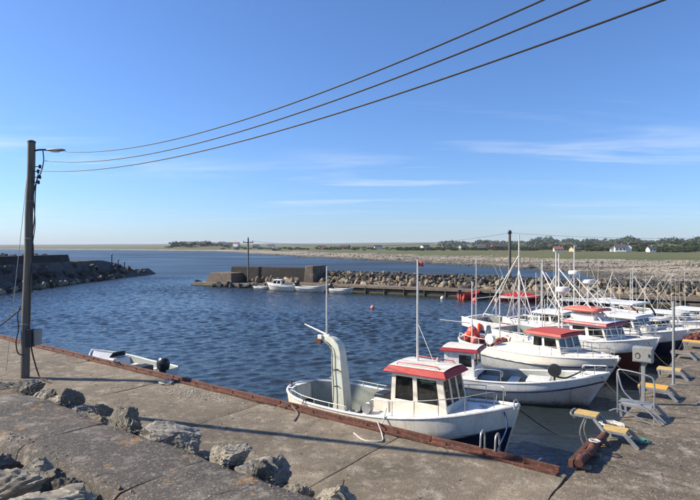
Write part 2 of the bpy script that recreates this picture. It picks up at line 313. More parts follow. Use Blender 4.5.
# ------------------------------------------------------------------ mesh builder
class MB:
    def __init__(s): s.v = []; s.f = []
    def add(s, vs, fs):
        o = len(s.v); s.v += [tuple(p) for p in vs]; s.f += [tuple(i + o for i in f) for f in fs]; return s
    def box(s, c, d, rz=0.0, M4=None):
        x, y, z = (q / 2 for q in d)
        vs = [Vector((a * x, b * y, e * z)) for e in (-1, 1) for a, b in ((-1, -1), (1, -1), (1, 1), (-1, 1))]
        m = Matrix.Rotation(rz, 4, 'Z') if M4 is None else M4
        vs = [m @ p + Vector(c) for p in vs]
        return s.add(vs, [(3, 2, 1, 0), (4, 5, 6, 7), (0, 1, 5, 4), (1, 2, 6, 5), (2, 3, 7, 6), (3, 0, 4, 7)])
    def bar(s, a, b, w, h, up=(0, 0, 1)):
        """box beam from a to b; w sideways, h along up"""
        a = Vector(a); b = Vector(b); d = (b - a).normalized(); u = Vector(up); sd = d.cross(u)
        if sd.length < 1e-4: sd = d.cross(Vector((1, 0, 0)))
        sd.normalize(); u = sd.cross(d).normalized()
        vs = []
        for p in (a, b):
            for q, r in ((-1, -1), (1, -1), (1, 1), (-1, 1)): vs.append(p + sd * (q * w / 2) + u * (r * h / 2))
        return s.add(vs, [(0, 1, 2, 3), (7, 6, 5, 4), (0, 4, 5, 1), (1, 5, 6, 2), (2, 6, 7, 3), (3, 7, 4, 0)])
    def tube(s, pts, r, n=8, caps=True):
        pts = [Vector(p) for p in pts]; k = len(pts)
        rs = r if isinstance(r, (list, tuple)) else [r] * k
        t0 = (pts[1] - pts[0]).normalized(); ref = Vector((0, 0, 1)) if abs(t0.z) < 0.9 else Vector((1, 0, 0))
        nx = t0.cross(ref).normalized(); vs = []
        for i in range(k):
            t = (pts[min(i + 1, k - 1)] - pts[max(i - 1, 0)]).normalized()
            nx = (nx - t * nx.dot(t)).normalized(); ny = t.cross(nx)
            for j in range(n):
                a = 2 * math.pi * j / n; vs.append(pts[i] + (nx * math.cos(a) + ny * math.sin(a)) * rs[i])
        fs = [(i * n + j, i * n + (j + 1) % n, (i + 1) * n + (j + 1) % n, (i + 1) * n + j) for i in range(k - 1) for j in range(n)]
        if caps: fs += [tuple(range(n - 1, -1, -1)), tuple(range((k - 1) * n, k * n))]
        return s.add(vs, fs)
    def lathe(s, prof, n=16, c=(0, 0, 0), M4=None):
        vs = []; c = Vector(c)
        for r, z in prof:
            for j in range(n):
                a = 2 * math.pi * j / n; p = Vector((r * math.cos(a), r * math.sin(a), z))
                if M4 is not None: p = M4 @ p
                vs.append(p + c)
        k = len(prof)
        fs = [(i * n + j, i * n + (j + 1) % n, (i + 1) * n + (j + 1) % n, (i + 1) * n + j) for i in range(k - 1) for j in range(n)]
        fs += [tuple(range(n - 1, -1, -1)), tuple(range((k - 1) * n, k * n))]
        return s.add(vs, fs)
    def prism(s, poly, z0, z1):
        k = len(poly)
        vs = [(p[0], p[1], z0) for p in poly] + [(p[0], p[1], z1) for p in poly]
        return s.add(vs, [tuple(range(k - 1, -1, -1)), tuple(range(k, 2 * k))] + [(i, (i + 1) % k, k + (i + 1) % k, k + i) for i in range(k)])
    def loft(s, rings, closed=True, cap0=True, cap1=True):
        n = len(rings[0]); vs = [p for r in rings for p in r]; k = len(rings)
        m = n if closed else n - 1
        fs = [(i * n + j, i * n + (j + 1) % n, (i + 1) * n + (j + 1) % n, (i + 1) * n + j) for i in range(k - 1) for j in range(m)]
        if cap0: fs.append(tuple(range(n - 1, -1, -1)))
        if cap1: fs.append(tuple(range((k - 1) * n, k * n)))
        return s.add(vs, fs)
    def mesh(s, name, smooth=True, ang=38):
        me = bpy.data.meshes.new(name); me.from_pydata(s.v, [], s.f); me.update()
        if smooth:
            me.polygons.foreach_set('use_smooth', [True] * len(me.polygons)); me.set_sharp_from_angle(angle=R(ang))
        return me
    def build(s, name, m, parent=None, smooth=True, bevel=0.0, fix=True, ang=38, seg=2):
        me = s.mesh(name, smooth, ang)
        if fix:
            bm = bmesh.new(); bm.from_mesh(me); bmesh.ops.recalc_face_normals(bm, faces=bm.faces); bm.to_mesh(me); bm.free()
        me.materials.append(M[m] if isinstance(m, str) else m)
        o = bpy.data.objects.new(name, me); COL.objects.link(o)
        if parent is not None: o.parent = parent
        if bevel:
            b = o.modifiers.new('bevel', 'BEVEL'); b.width = bevel; b.segments = seg; b.limit_method = 'ANGLE'; b.angle_limit = R(40)
        return o

def tag(o, label=None, cat=None, group=None, kind=None):
    if label: o['label'] = label
    if cat: o['category'] = cat
    if group: o['group'] = group
    if kind: o['kind'] = kind
    return o
def thing(name, label, cat, loc=(0, 0, 0), rz=0.0, group=None):
    o = bpy.data.objects.new(name, None); COL.objects.link(o); o.location = loc; o.rotation_euler = (0, 0, rz); o.empty_display_size = 0.3
    return tag(o, label, cat, group)
def copy_tree(o, parent=None):
    c = o.copy(); COL.objects.link(c); c.parent = parent
    for ch in list(o.children): copy_tree(ch, c)
    return c
def sstep(a, b, x):
    t = max(0.0, min(1.0, (x - a) / (b - a))); return t * t * (3 - 2 * t)
def lerp(a, b, t): return a + (b - a) * t
def curve(pts, n=8):
    """Catmull-Rom through points"""
    P = [Vector(p) for p in pts]; P = [P[0] * 2 - P[1]] + P + [P[-1] * 2 - P[-2]]; out = []
    for i in range(1, len(P) - 2):
        for j in range(n):
            t = j / n; a, b, c, d = P[i - 1], P[i], P[i + 1], P[i + 2]
            out.append(0.5 * ((2 * b) + (c - a) * t + (2 * a - 5 * b + 4 * c - d) * t * t + (3 * b - a - 3 * c + d) * t ** 3))
    out.append(P[-2]); return out
def sag(a, b, s, n=14):
    a = Vector(a); b = Vector(b)
    return [a.lerp(b, i / n) - Vector((0, 0, 4 * s * (i / n) * (1 - i / n))) for i in range(n + 1)]

# ------------------------------------------------------------------ harbour plan
ZQ = 1.0
C0 = Vector((4.45, 10.70, 0)); U = Vector((0.806, -0.592, 0)); N = Vector((0.592, 0.806, 0))
V = Vector((0.625, 0.7806, 0)); W = Vector((0.7806, -0.625, 0))
def Q(s, o, z=0.0): return C0 + U * s + N * o + Vector((0, 0, z))
def RQ(t, p, z=0.0): return C0 + V * t + W * p + Vector((0, 0, z))
UA = math.atan2(U.y, U.x); VA = math.atan2(V.y, V.x)

# ------------------------------------------------------------------ water
def build_water():
    # real waves over the harbour, a plain sheet from there to the horizon
    x0, x1, y0, y1, st = -56.0, 48.0, 7.0, 108.0, 0.15
    nx, ny = int((x1 - x0) / st) + 1, int((y1 - y0) / st) + 1
    X, Y = np.meshgrid(np.linspace(x0, x1, nx), np.linspace(y0, y1, ny))
    rg = np.random.default_rng(5); Z = np.zeros_like(X); G = np.zeros_like(X)
    for k in range(9):      # gusts that vary the chop
        a = rg.uniform(0, 6.28); w = rg.uniform(0.05, 0.22); G += np.sin((X * math.cos(a) + Y * math.sin(a)) * w + rg.uniform(0, 6.28))
    G = np.clip(1.0 + G * 0.17, 0.4, 1.65); dq = -((X - C0.x) * W.x + (Y - C0.y) * W.y); lee = np.clip(dq / 13.0, 0, 1); G *= 0.26 + 0.74 * lee * lee * (3 - 2 * lee)
    wind = R(-62)
    for k in range(64):
        lam = 0.42 * (2.7 ** rg.random()); a = wind + rg.normal(0, 0.62); kk = 2 * math.pi / lam
        amp = 0.0036 * lam ** 0.8
        ph = kk * (X * math.cos(a) + Y * math.sin(a)) + rg.uniform(0, 6.28) + 0.9 * np.sin(0.35 * (X * math.sin(a) - Y * math.cos(a)) + k)
        Z += amp * (1.0 - 2.0 * np.abs(np.sin(ph * 0.5))) * 1.25
    Z -= Z.mean(); Z *= G
    ed = np.minimum(np.minimum(X - x0, x1 - X), np.minimum(Y - y0, y1 - Y)); Z *= np.clip(ed / 14.0, 0, 1)
    vs = np.stack([X.ravel(), Y.ravel(), Z.ravel()], 1)
    idx = np.arange(nx * ny).reshape(ny, nx)
    q = np.stack([idx[:-1, :-1], idx[:-1, 1:], idx[1:, 1:], idx[1:, :-1]], -1).reshape(-1, 4)
    n0 = nx * ny; B_ = 30000.0
    out = np.array([(-B_, -B_, 0), (B_, -B_, 0), (B_, B_, 0), (-B_, B_, 0)])
    c = (idx[0, 0], idx[0, -1], idx[-1, -1], idx[-1, 0])
    ring = np.array([(n0, n0 + 1, c[1], c[0]), (n0 + 1, n0 + 2, c[2], c[1]), (n0 + 2, n0 + 3, c[3], c[2]), (n0 + 3, n0, c[0], c[3])])
    V_ = np.concatenate([vs, out]); F_ = np.concatenate([q, ring])
    me = bpy.data.meshes.new('sea_water'); me.vertices.add(len(V_)); me.vertices.foreach_set('co', V_.ravel())
    me.loops.add(F_.size); me.loops.foreach_set('vertex_index', F_.ravel().astype(np.int32)); me.polygons.add(len(F_)); me.polygons.foreach_set('loop_start', np.arange(0, F_.size, 4, dtype=np.int32))
    me.update(calc_edges=True); me.polygons.foreach_set('use_smooth', [True] * len(F_)); me.materials.append(M['water'])
    o = bpy.data.objects.new('sea_water', me); COL.objects.link(o); tag(o, 'rippled dark blue harbour and sea water', None, kind='structure')
build_water()

# ------------------------------------------------------------------ quay
def slab_mesh(mb, quad, z, nx, ny, thick=0.5, amp=0.012, seed=0.0):
    """uneven slab: quad = 4 plan points, gently undulating top"""
    a, b, c, d = [Vector(p) for p in quad]; vs = []
    for j in range(ny + 1):
        for i in range(nx + 1):
            p = a.lerp(b, i / nx).lerp(d.lerp(c, i / nx), j / ny)
            h = mnoise.fractal(Vector((p.x * 0.55 + seed, p.y * 0.55, seed)), 0.9, 2.0, 5) * amp
            edge = min(i, j, nx - i, ny - j)
            if edge == 0:
                h -= 0.02 + 0.018 * abs(mnoise.noise(p * 2.3)); w = mnoise.noise_vector(p * 3.1) * 0.02; p = p + Vector((w.x, w.y, 0))
            vs.append((p.x, p.y, z + h))
    fs = [(j * (nx + 1) + i, j * (nx + 1) + i + 1, (j + 1) * (nx + 1) + i + 1, (j + 1) * (nx + 1) + i) for j in range(ny) for i in range(nx)]
    per = [i for i in range(nx + 1)] + [j * (nx + 1) + nx for j in range(1, ny + 1)] + [ny * (nx + 1) + i for i in range(nx - 1, -1, -1)] + [j * (nx + 1) for j in range(ny - 1, 0, -1)]
    base = len(vs); vs += [(vs[i][0], vs[i][1], z - thick) for i in per]; k = len(per)
    fs += [(per[(i + 1) % k], per[i], base + i, base + (i + 1) % k) for i in range(k)]
    mb.add(vs, fs)

def build_quay():
    # core below the slabs, with the wall faces down into the water
    core = MB()
    core.prism([Q(-70, -0.03)[:2], Q(-70, -12)[:2], Q(9, -12)[:2], Q(0, -0.03)[:2]], -3.0, ZQ - 0.10)
    q = core.build('quay', 'sea_wall', None); tag(q, 'concrete quay with joints along a rusty edge', None, kind='structure')
    joints = [-62, -50, -40, -31, -24, -18.5, -13.2, -8.6, -3.9, -0.05]
    for i in range(len(joints) - 1):
        s0, s1 = joints[i] + 0.012, joints[i + 1] - 0.012
        mb = MB(); nx = max(6, int((s1 - s0) * 5)); slab_mesh(mb, [Q(s0, -5.75), Q(s1, -5.75), Q(s1, 0), Q(s0, 0)], ZQ, nx, 30, 0.4, 0.016, i * 3.3)
        mb.build('slab', 'quay', q, fix=False)
    core = MB()
    far = 46
    core.prism([RQ(0.0, 0.03)[:2], RQ(far, 0.03)[:2], RQ(far, 45)[:2], RQ(-12, 45)[:2], RQ(-12, 0.03)[:2]], -3.0, ZQ - 0.11)
    r = core.build('side_quay', 'sea_wall', None); tag(r, 'brown concrete side quay running away behind the boarding steps', None, kind='structure')
    ts = [-12, -5.0, -0.3, 3.6, 8.6, 14.0, 20, 28, 37, 46]
    for i in range(len(ts) - 1):
        mb = MB(); t0, t1 = ts[i] + 0.012, ts[i + 1] - 0.012
        slab_mesh(mb, [RQ(t0, 0.015), RQ(t0, 9), RQ(t1, 9), RQ(t1, 0.015)], ZQ - 0.004, 34, max(8, int((t1 - t0) * 3.5)), 0.4, 0.020, 40 + i * 2.7)
        mb.build('slab', 'quay_right', r, fix=False)
    mb = MB(); slab_mesh(mb, [RQ(-12, 9.02), RQ(-12, 45), RQ(46, 45), RQ(46, 9.02)], ZQ - 0.01, 20, 20, 0.4, 0.03, 9)
    mb.build('slab', 'quay_right', r, fix=False)
    return q
quay = build_quay()

def edge_beam():
    root = thing('edge_rail', 'long rusty steel edge rail bolted along the quay lip', 'rail', Q(-31, -0.12, ZQ), UA)
    L0 = 31.0
    ss = [-30, -24, -18.4, -13.1, -8.0, -3.1, -0.18]
    for i in range(len(ss) - 1):
        a, b = ss[i] + 31 + 0.01, ss[i + 1] + 31 - 0.01
        n = max(3, int((b - a) / 0.5)); ph = rng.uniform(0, 6)
        def path(oy, z): return [(lerp(a, b, k / n), oy + 0.012 * math.sin(ph + k * 1.3), z + 0.008 * math.sin(ph + k * 0.9)) for k in range(n + 1)]
        mb = MB()
        # channel section swept along the lip: low near flange, slot, tall far flange
        sec = [(-0.13, 0.0), (-0.13, 0.06), (-0.10, 0.065), (-0.095, 0.03), (0.07, 0.03), (0.075, 0.105), (0.125, 0.11), (0.13, 0.0)]
        rings = []
        for k in range(n + 1):
            x = lerp(a, b, k / n); dy = 0.014 * math.sin(ph + k * 1.3) + 0.008 * math.sin(k * 3.1 + ph); dz = 0.006 * math.sin(ph + k * 0.9)
            rings.append([(x, y + dy, z + dz + 0.004) for y, z in sec])
        mb.loft(rings); mb.build('beam', 'rust', root, bevel=0.006, seg=1)
        lip = MB(); P = path(0.10, 0.115); lip.tube(P, 0.020, 6); lip.build('lip', 'rust', root)
        for k in range(max(2, int((b - a) / 0.9))):
            x = a + 0.4 + k * 0.9
            if x > b - 0.1: break
            nb = MB(); nb.lathe([(0.032, 0.053), (0.032, 0.075), (0.014, 0.077), (0.014, 0.11), (0.0, 0.112)], 6, (x, 0.0, 0)); nb.build('bolt', 'rust_dark', root)
    return root
edge_beam()

def side_beam():
    root = thing('side_edge_rail', 'short broken rust-red timber and steel rail at the quay corner', 'rail', RQ(0.25, 0.10, ZQ), VA)
    mb = MB(); n = 8
    pts = [(0.0 + 2.25 * k / n, 0.02 * math.sin(k * 1.7), 0.17 + 0.015 * math.sin(k * 2.1)) for k in range(n + 1)]
    mb.tube(pts, [0.088 + 0.010 * math.sin(k * 2.4) for k in range(n + 1)], 10); mb.build('log', 'rust', root)
    mb = MB(); mb.bar((0.05, 0.17, 0.10), (1.7, 0.15, 0.12), 0.10, 0.16); mb.build('beam', 'rust_dark', root, bevel=0.006)
    for x in (0.25, 1.1, 1.95):
        mb = MB(); mb.box((x, 0.02, 0.03), (0.16, 0.38, 0.06)); mb.build('chock', 'wood', root, bevel=0.006)
    for x in (0.6, 1.5):
        mb = MB(); mb.lathe([(0.100, -0.04), (0.104, 0.0), (0.100, 0.04)], 12, (x, 0.0, 0.17), Matrix.Rotation(R(90), 4, 'Y')); mb.build('band', 'rust_dark', root)
side_beam()

# ------------------------------------------------------------------ parapet wall in the foreground
def build_parapet():
    root = thing('parapet_wall', 'low broad concrete parapet wall with orange lichen between rows of boulders', 'wall', Q(-20, -6.35, ZQ), UA)
    # local x along wall, y towards the water
    ss = [-18, -9, -1.2, 3.2, 7.6, 12.2, 15.4, 18.55, 22.4, 28]
    for i in range(len(ss) - 1):
        a, b = ss[i] + 0.02, ss[i + 1] - 0.02
        nx = int((b - a) * 6); prof = [(-1.02, -1.3), (-0.86, 0.42), (-0.80, 0.66), (-0.72, 0.93), (-0.62, 0.99), (-0.42, 1.0), (-0.2, 1.005), (0.0, 1.0), (0.3, 1.0), (0.65, 0.995), (0.88, 0.98), (1.02, 0.90), (1.08, 0.76), (1.12, -0.4)]
        rings = []
        for k in range(nx + 1):
            x = lerp(a, b, k / nx); ring = []
            for j, (y, z) in enumerate(prof):
                p = Vector((x, y, z)); q = mnoise.fractal(Vector((x * 0.8, y * 1.3, i * 2.0 + z)), 0.9, 2.0, 5)
                e = 0.018 if 4 <= j <= 9 else 0.05
                ring.append((x + (0.03 * mnoise.noise(Vector((y * 3, z * 3, i))) if k in (0, nx) else 0), y + q * e, z + q * e - (0.02 if k in (0, nx) and j > 2 else 0)))
            rings.append(ring)
        mb = MB(); mb.loft(rings, closed=False, cap0=False, cap1=False)
        for r_ in (rings[0], rings[-1]): mb.add(r_, [tuple(range(len(r_)))])
        mb.build('wall_section', 'wall_top', root, ang=60)
    # a ragged crack filled with dark grit
build_parapet()

# rough rubble bank under the camera side
def build_bank():
    mb = MB(); nx, ny = 90, 26
    vs = []
    for j in range(ny + 1):
        for i in range(nx + 1):
            s = -45 + 60 * i / nx; o = -7.1 - 12 * j / ny
            p = Q(s, o); h = 1.72 + 0.14 * mnoise.fractal(Vector((p.x * 0.8, p.y * 0.8, 3.0)), 0.8, 2.0, 5) + 0.03 * (-(o + 7.1))
            vs.append((p.x, p.y, h))
    fs = [(j * (nx + 1) + i, (j + 1) * (nx + 1) + i, (j + 1) * (nx + 1) + i + 1, j * (nx + 1) + i + 1) for j in range(ny) for i in range(nx)]
    mb.add(vs, fs); o = mb.build('rubble_ground', 'quay_right', None, fix=False); tag(o, 'stony ground behind the parapet wall', None, kind='structure')
build_bank()

def rock_mesh(name, seed, cuts=13, sub=3, rough=0.06, d0=0.50, d1=0.84):
    rg = random.Random(seed); bm = bmesh.new(); bmesh.ops.create_icosphere(bm, subdivisions=sub, radius=1.0)
    planes = []
    for _ in range(cuts):
        d = Vector((rg.gauss(0, 1), rg.gauss(0, 1), rg.gauss(0, 1))).normalized(); planes.append((d, rg.uniform(d0, d1)))
    axis = Vector((rg.gauss(0, 0.5), rg.gauss(0, 0.5), 1)).normalized()
    for v in bm.verts:
        p = v.co.copy()
        for d, k in planes:
            q = p.dot(d)
            if q > k: p -= d * (q - k)
        n = mnoise.fractal(p * 1.7 + Vector((seed, 0, 0)), 0.8, 2.1, 5)
        rd = mnoise.ridged_multi_fractal(Vector((p.x * 1.4 + seed, p.y * 1.4, p.z * 3.2)), 0.9, 2.1, 4, 0.9, 2.0)
        st = (p + mnoise.noise_vector(p * 1.3 + Vector((seed, 1, 2))) * 0.25).dot(axis) * 5.5; st = (st - math.floor(st)) ; st = min(1.0, st * 1.35) - 0.5
        p = p * (1 + st * rough * 0.75)
        v.co = p * (1 + n * rough * 1.6 + (rd - 1.0) * rough * 0.55) + mnoise.noise_vector(p * 5 + Vector((seed * 1.3, 2, 1))) * rough * 0.35
    me = bpy.data.meshes.new(name); bm.to_mesh(me); bm.free()
    me.polygons.foreach_set('use_smooth', [True] * len(me.polygons)); me.set_sharp_from_angle(angle=R(27))
    return me
ROCKS = [rock_mesh('boulder', 20 + k, 12 + k % 4, 5, 0.10, 0.45, 0.80) for k in range(8)]
ROCKS_LOW = [rock_mesh('boulder_small', 60 + k, 15, 3, 0.07, 0.42, 0.72) for k in range(8)]
def with_mat(me, m):
    c = me.copy(); c.materials.clear(); c.materials.append(M[m]); return c
RA = [with_mat(m, 'rock') for m in ROCKS]; RL = [with_mat(m, 'rock_lichen') for m in ROCKS]
RF = [with_mat(m, 'rock_far') for m in ROCKS_LOW]; RD = [with_mat(m, 'rock_dark') for m in ROCKS_LOW]

def boulder(meshes, k, loc, size, rot, label, group=None):
    o = bpy.data.objects.new('boulder', meshes[k % len(meshes)]); COL.objects.link(o)
    o.location = loc; o.scale = size; o.rotation_euler = rot
    return tag(o, label, 'boulder', group)
# row resting on the quay against the parapet  (s, o, z, size, rot, label)
row = [
 (-13.55, -4.95, 1.55, (0.72, 0.50, 0.48), 'pale flat boulder wedged beside the foot of the lamp pole'),
 (-12.5, -5.02, 1.66, (0.66, 0.50, 0.52), 'rough grey boulder just right of the lamp pole foot'),
 (-11.7, -4.95, 1.72, (0.55, 0.52, 0.52), 'blocky boulder where the pole stay cable meets the ground'),
 (-10.9, -4.98, 1.74, (0.56, 0.46, 0.52), 'pale split boulder against the parapet, next to the stay cable'),
 (-10.0, -4.92, 1.66, (0.72, 0.46, 0.46), 'low whitish boulder lying flat between parapet and quay'),
 (-9.0, -5.02, 1.62, (0.60, 0.42, 0.46), 'small low grey boulder between two larger ones on the parapet'),
 (-7.85, -5.00, 1.92, (0.78, 0.56, 0.50), 'dark craggy boulder leaning on the parapet top'),
 (-6.5, -4.92, 1.88, (0.86, 0.56, 0.52), 'large ridged grey boulder with streaked face on the parapet'),
 (-5.45, -4.95, 1.62, (0.52, 0.42, 0.46), 'low dark stone with a bent wire beside it'),
 (-4.75, -5.02, 1.66, (0.56, 0.42, 0.46), 'brown stone wedged low against the parapet edge'),
 (-3.85, -4.98, 1.78, (0.72, 0.50, 0.48), 'long rounded boulder with a pale patch on the parapet edge'),
 (-3.1, -4.9, 1.60, (0.42, 0.38, 0.46), 'small round boulder at the end of the long one'),
 (-2.35, -4.72, 1.60, (0.56, 0.50, 0.62), 'pointed two-toned boulder with a rusty rod behind it'),
]
for k, (s, o, z, sz, lab) in enumerate(row):
    rg = random.Random(100 + k)
    boulder(RL if k % 3 == 1 else RA, k * 3 + 1, Q(s, o, z - 0.08), tuple(q * 0.9 for q in sz), (rg.uniform(-0.4, 0.4), rg.uniform(-0.4, 0.4), UA + rg.uniform(-0.5, 0.5)), lab)
fill = random.Random(77)
for k in range(22):
    s_ = -14.2 + 12.4 * (k + fill.uniform(0.1, 0.9)) / 22; q_ = fill.uniform(0.16, 0.30)
    boulder(RA, k * 7 + 3, Q(s_, -5.15 + fill.uniform(-0.1, 0.35), 1.0 + 0.86 + fill.uniform(-0.25, 0.06) - (0.35 if fill.random() < 0.3 else 0)), (q_ * 1.3, q_, q_), (fill.uniform(0, 6), fill.uniform(0, 6), fill.uniform(0, 6)), 'small grey stone wedged among the larger boulders of the parapet row', 'small stones along the parapet')
near = [
 (-7.6, -7.75, 1.75, (0.62, 0.55, 0.50), 'big shadowed boulder below the landward side of the parapet'),
 (-5.75, -7.62, 1.98, (0.46, 0.30, 0.34), 'sharp pale boulder topping the heap below the parapet'),
 (-5.9, -8.15, 1.95, (0.85, 0.40, 0.42), 'long layered slab of rock in the heap below the parapet'),
 (-4.95, -8.05, 1.98, (0.85, 0.42, 0.46), 'big tilted rock slab with lit upper face by the parapet'),
 (-4.1, -7.75, 1.85, (0.40, 0.32, 0.40), 'smaller grey boulder tucked close to the parapet face'),
 (-6.7, -8.3, 1.85, (0.65, 0.50, 0.48), 'dark boulder behind the heap of slabs'),
 (-4.2, -8.5, 1.95, (0.7, 0.5, 0.45), 'broad boulder at the lower edge of the heap'),
 (-5.2, -8.9, 1.95, (0.9, 0.6, 0.5), 'broad rough boulder nearest the camera position'),
 (-8.9, -7.9, 1.7, (0.7, 0.55, 0.45), 'outer boulder along the landward parapet face'),
 (-6.4, -7.45, 1.92, (0.36, 0.28, 0.30), 'small pale stone between the parapet and the rock slabs'),
 (-5.3, -7.45, 1.90, (0.30, 0.22, 0.26), 'little grey stone in front of the sharp pale boulder'),
 (-4.55, -7.5, 1.88, (0.28, 0.24, 0.25), 'rounded grey stone beside the parapet face, near the tilted slab'),
 (-3.2, -7.9, 1.7, (0.5, 0.4, 0.4), 'boulder at the foot of the parapet beyond the slabs'),
]
for k, (s, o, z, sz, lab) in enumerate(near):
    rg = random.Random(200 + k)
    boulder(RA, k * 5 + 2, Q(s, o, z), sz, (rg.uniform(-0.3, 0.4), rg.uniform(-0.4, 0.1), UA + rg.uniform(0.3, 1.0)), lab)

# ------------------------------------------------------------------ lamp and cable pole
def utility_pole():
    root = thing('utility_pole', 'leaning weathered wooden pole with street lamp, cables and meter box', 'utility pole', (-11.46, 18.6, ZQ))
    top = Vector((0.30, 0.0, 8.26))
    mb = MB(); n = 14
    mb.tube([Vector((0, 0, -0.5)).lerp(top, k / n) + Vector((0.012 * math.sin(k * 1.1), 0.01 * math.sin(k * 1.7), 0)) for k in range(n + 1)], [lerp(0.150, 0.122, k / n) for k in range(n + 1)], 14)
    mb.build('shaft', 'pole_wood', root)
    mb = MB(); mb.lathe([(0.135, 0), (0.135, 0.05), (0.06, 0.09), (0, 0.095)], 14, top + Vector((0, 0, -0.01))); mb.build('cap', 'darkmetal', root)
    # lamp arm and lamp
    a = Vector((0.42, 0, 7.98))
    arm = MB(); arm.tube(curve([(0.34, 0, 7.96), (0.6, -0.02, 8.0), (0.95, -0.04, 7.99)], 4), 0.032, 8); arm.bar((0.34, 0, 7.86), (0.34, 0, 8.1), 0.1, 0.1, (1, 0, 0)); arm.build('lamp_arm', 'darkmetal', root)
    hd = MB(); rings = []
    for k, (x, w, h) in enumerate([(0.86, 0.05, 0.05), (0.95, 0.09, 0.08), (1.12, 0.12, 0.10), (1.32, 0.13, 0.09), (1.45, 0.10, 0.06), (1.50, 0.03, 0.03)]):
        rings.append([(x, -0.04 + w * math.cos(2 * math.pi * j / 12), 7.99 + h * 0.55 * math.sin(2 * math.pi * j / 12)) for j in range(12)])
    hd.loft(rings); lamp = hd.build('lamp_head', 'galv', root)
    le = MB(); le.loft([[(1.05 + 0.16 * math.cos(q) + 0.1, -0.04 + 0.085 * math.sin(q), z) for q in [2 * math.pi * j / 12 for j in range(12)]] for z in (7.95, 7.92)]); le.build('lens', 'white', lamp)
    # insulators
    for k, (z, y) in enumerate(((7.42, 0.05), (7.24, -0.06), (7.05, 0.04), (6.86, -0.04))):
        i = MB(); i.tube([(0.38, y, z), (0.55, y, z)], 0.016, 6); i.lathe([(0.03, -0.06), (0.05, -0.03), (0.035, 0.0), (0.05, 0.03), (0.025, 0.07)], 10, (0.56, y, z)); i.build('insulator', 'darkmetal', root)
    d = MB(); d.tube(curve([(0.72, -0.04, 7.96), (0.74, -0.04, 7.6), (0.62, 0, 7.2), (0.50, 0, 7.0), (0.44, -0.02, 6.6), (0.42, -0.05, 5.6), (0.37, -0.08, 5.0), (0.40, -0.09, 4.4), (0.30, -0.10, 3.6), (0.27, -0.1, 2.6), (0.24, -0.1, 1.6)], 6), 0.018, 6); d.build('down_cable', 'cable', root)
    d = MB(); d.tube(curve([(0.5, 0.06, 7.2), (0.40, -0.06, 6.4), (0.46, -0.08, 5.4), (0.36, -0.09, 4.5), (0.36, -0.10, 3.0)], 6), 0.015, 6); d.build('down_cable', 'cable', root)
    for z in (1.9, 3.4, 4.9, 6.2):
        b = MB(); b.lathe([(0.152 - 0.0035 * z, -0.02), (0.152 - 0.0035 * z, 0.02)], 14, (0.036 * z, 0, z)); b.build('band', 'galv', root)
    # meter box and its pipe
    bx = MB(); bx.box((0.27, -0.06, 1.42), (0.20, 0.24, 0.62)); bx.build('junction_box', 'darkmetal', root, bevel=0.01)
    bx = MB(); bx.lathe([(0.14, 0), (0.14, 0.42), (0.15, 0.43), (0.15, 0.50), (0.10, 0.54), (0, 0.55)], 14, (0.47, 0.02, 1.18)); bx.build('meter_drum', 'box_grey', root)
    p = MB(); p.tube(curve([(0.30, -0.1, 1.2), (0.42, -0.14, 0.75), (0.62, -0.2, 0.2), (0.80, -0.35, 0.06), (1.25, -0.75, 0.12)], 6), 0.024, 6); p.build('ground_cable', 'rust_dark', root)
    p = MB(); p.tube(curve([(-0.02, -0.15, 2.55), (-0.12, -0.16, 2.2), (-0.08, -0.16, 1.75), (-0.17, -0.16, 1.3), (-0.10, -0.16, 0.9), (0.12, -0.15, 0.85)], 6), 0.02, 6); p.build('loop_cable', 'cable', root)
    p = MB(); p.tube([(-0.08, 0, 2.45), (-2.05, -0.2, 0.75)], 0.028, 6); p.build('side_strut', 'darkmetal', root)
    p = MB(); p.tube([(0.16, 0, 7.3), (-0.95, 0.5, 0.1)], 0.010, 5); p.build('guy_wire', 'galv', root)
    return root
utility_pole()
# plain poles; the slanting one is unseen, added to cast the quay shadow line
def plain_pole(loc, h, label, lean=(0, 0)):
    root = thing('timber_pole', label, 'utility pole', loc)
    mb = MB(); mb.tube([(-lean[0] * 0.04, -lean[1] * 0.04, -0.4), (0.03 + lean[0] / 2, lean[1] / 2, h * 0.5), (lean[0], lean[1], h)], [0.13, 0.115, 0.10], 12); mb.build('shaft', 'pole_wood', root)
    mb = MB(); mb.lathe([(0.12, 0), (0.12, 0.05), (0, 0.09)], 12, (lean[0], lean[1], h - 0.01)); mb.build('cap', 'darkmetal', root)
    return root
plain_pole((-11.8, 16.1, ZQ), 10.4, 'unseen slanting timber pole added left of the lamp pole for its shadow on the quay', (0.8, -3.3))

PB = Vector((8.8, 0.0, 0))
plain_pole((PB.x, PB.y - 0.05, 1.2), 9.4, 'plain timber pole behind the camera carrying the other cable ends')
def overhead(z0, z1, a, b, start, name, label):
    pts = []; n = 140
    for k in range(n + 1):
        t = k / n; p = Vector(start).lerp(PB, t); p.z = z0 + a * t + b * t * t; pts.append(p)
    mb = MB(); mb.tube(pts, 0.0125, 6)
    o = mb.build(name, 'cable'); tag(o, label, 'cable', 'overhead cables from the lamp pole')
def fit(zs, s):
    """parabola through start height and two picture heights"""
    return zs
overhead(8.27, 0, -3.25, 4.18, (-10.9, 18.6, 0), 'overhead_cable', 'lowest of the three overhead cables leaving the lamp pole')
overhead(8.62, 0, -3.97, 5.18, (-10.7, 18.6, 0), 'overhead_cable', 'middle of the three overhead cables leaving the lamp pole')
overhead(8.93, 0, -3.87, 5.08, (-9.95, 18.55, 0), 'overhead_cable', 'topmost of the three overhead cables, starting at the lamp head')

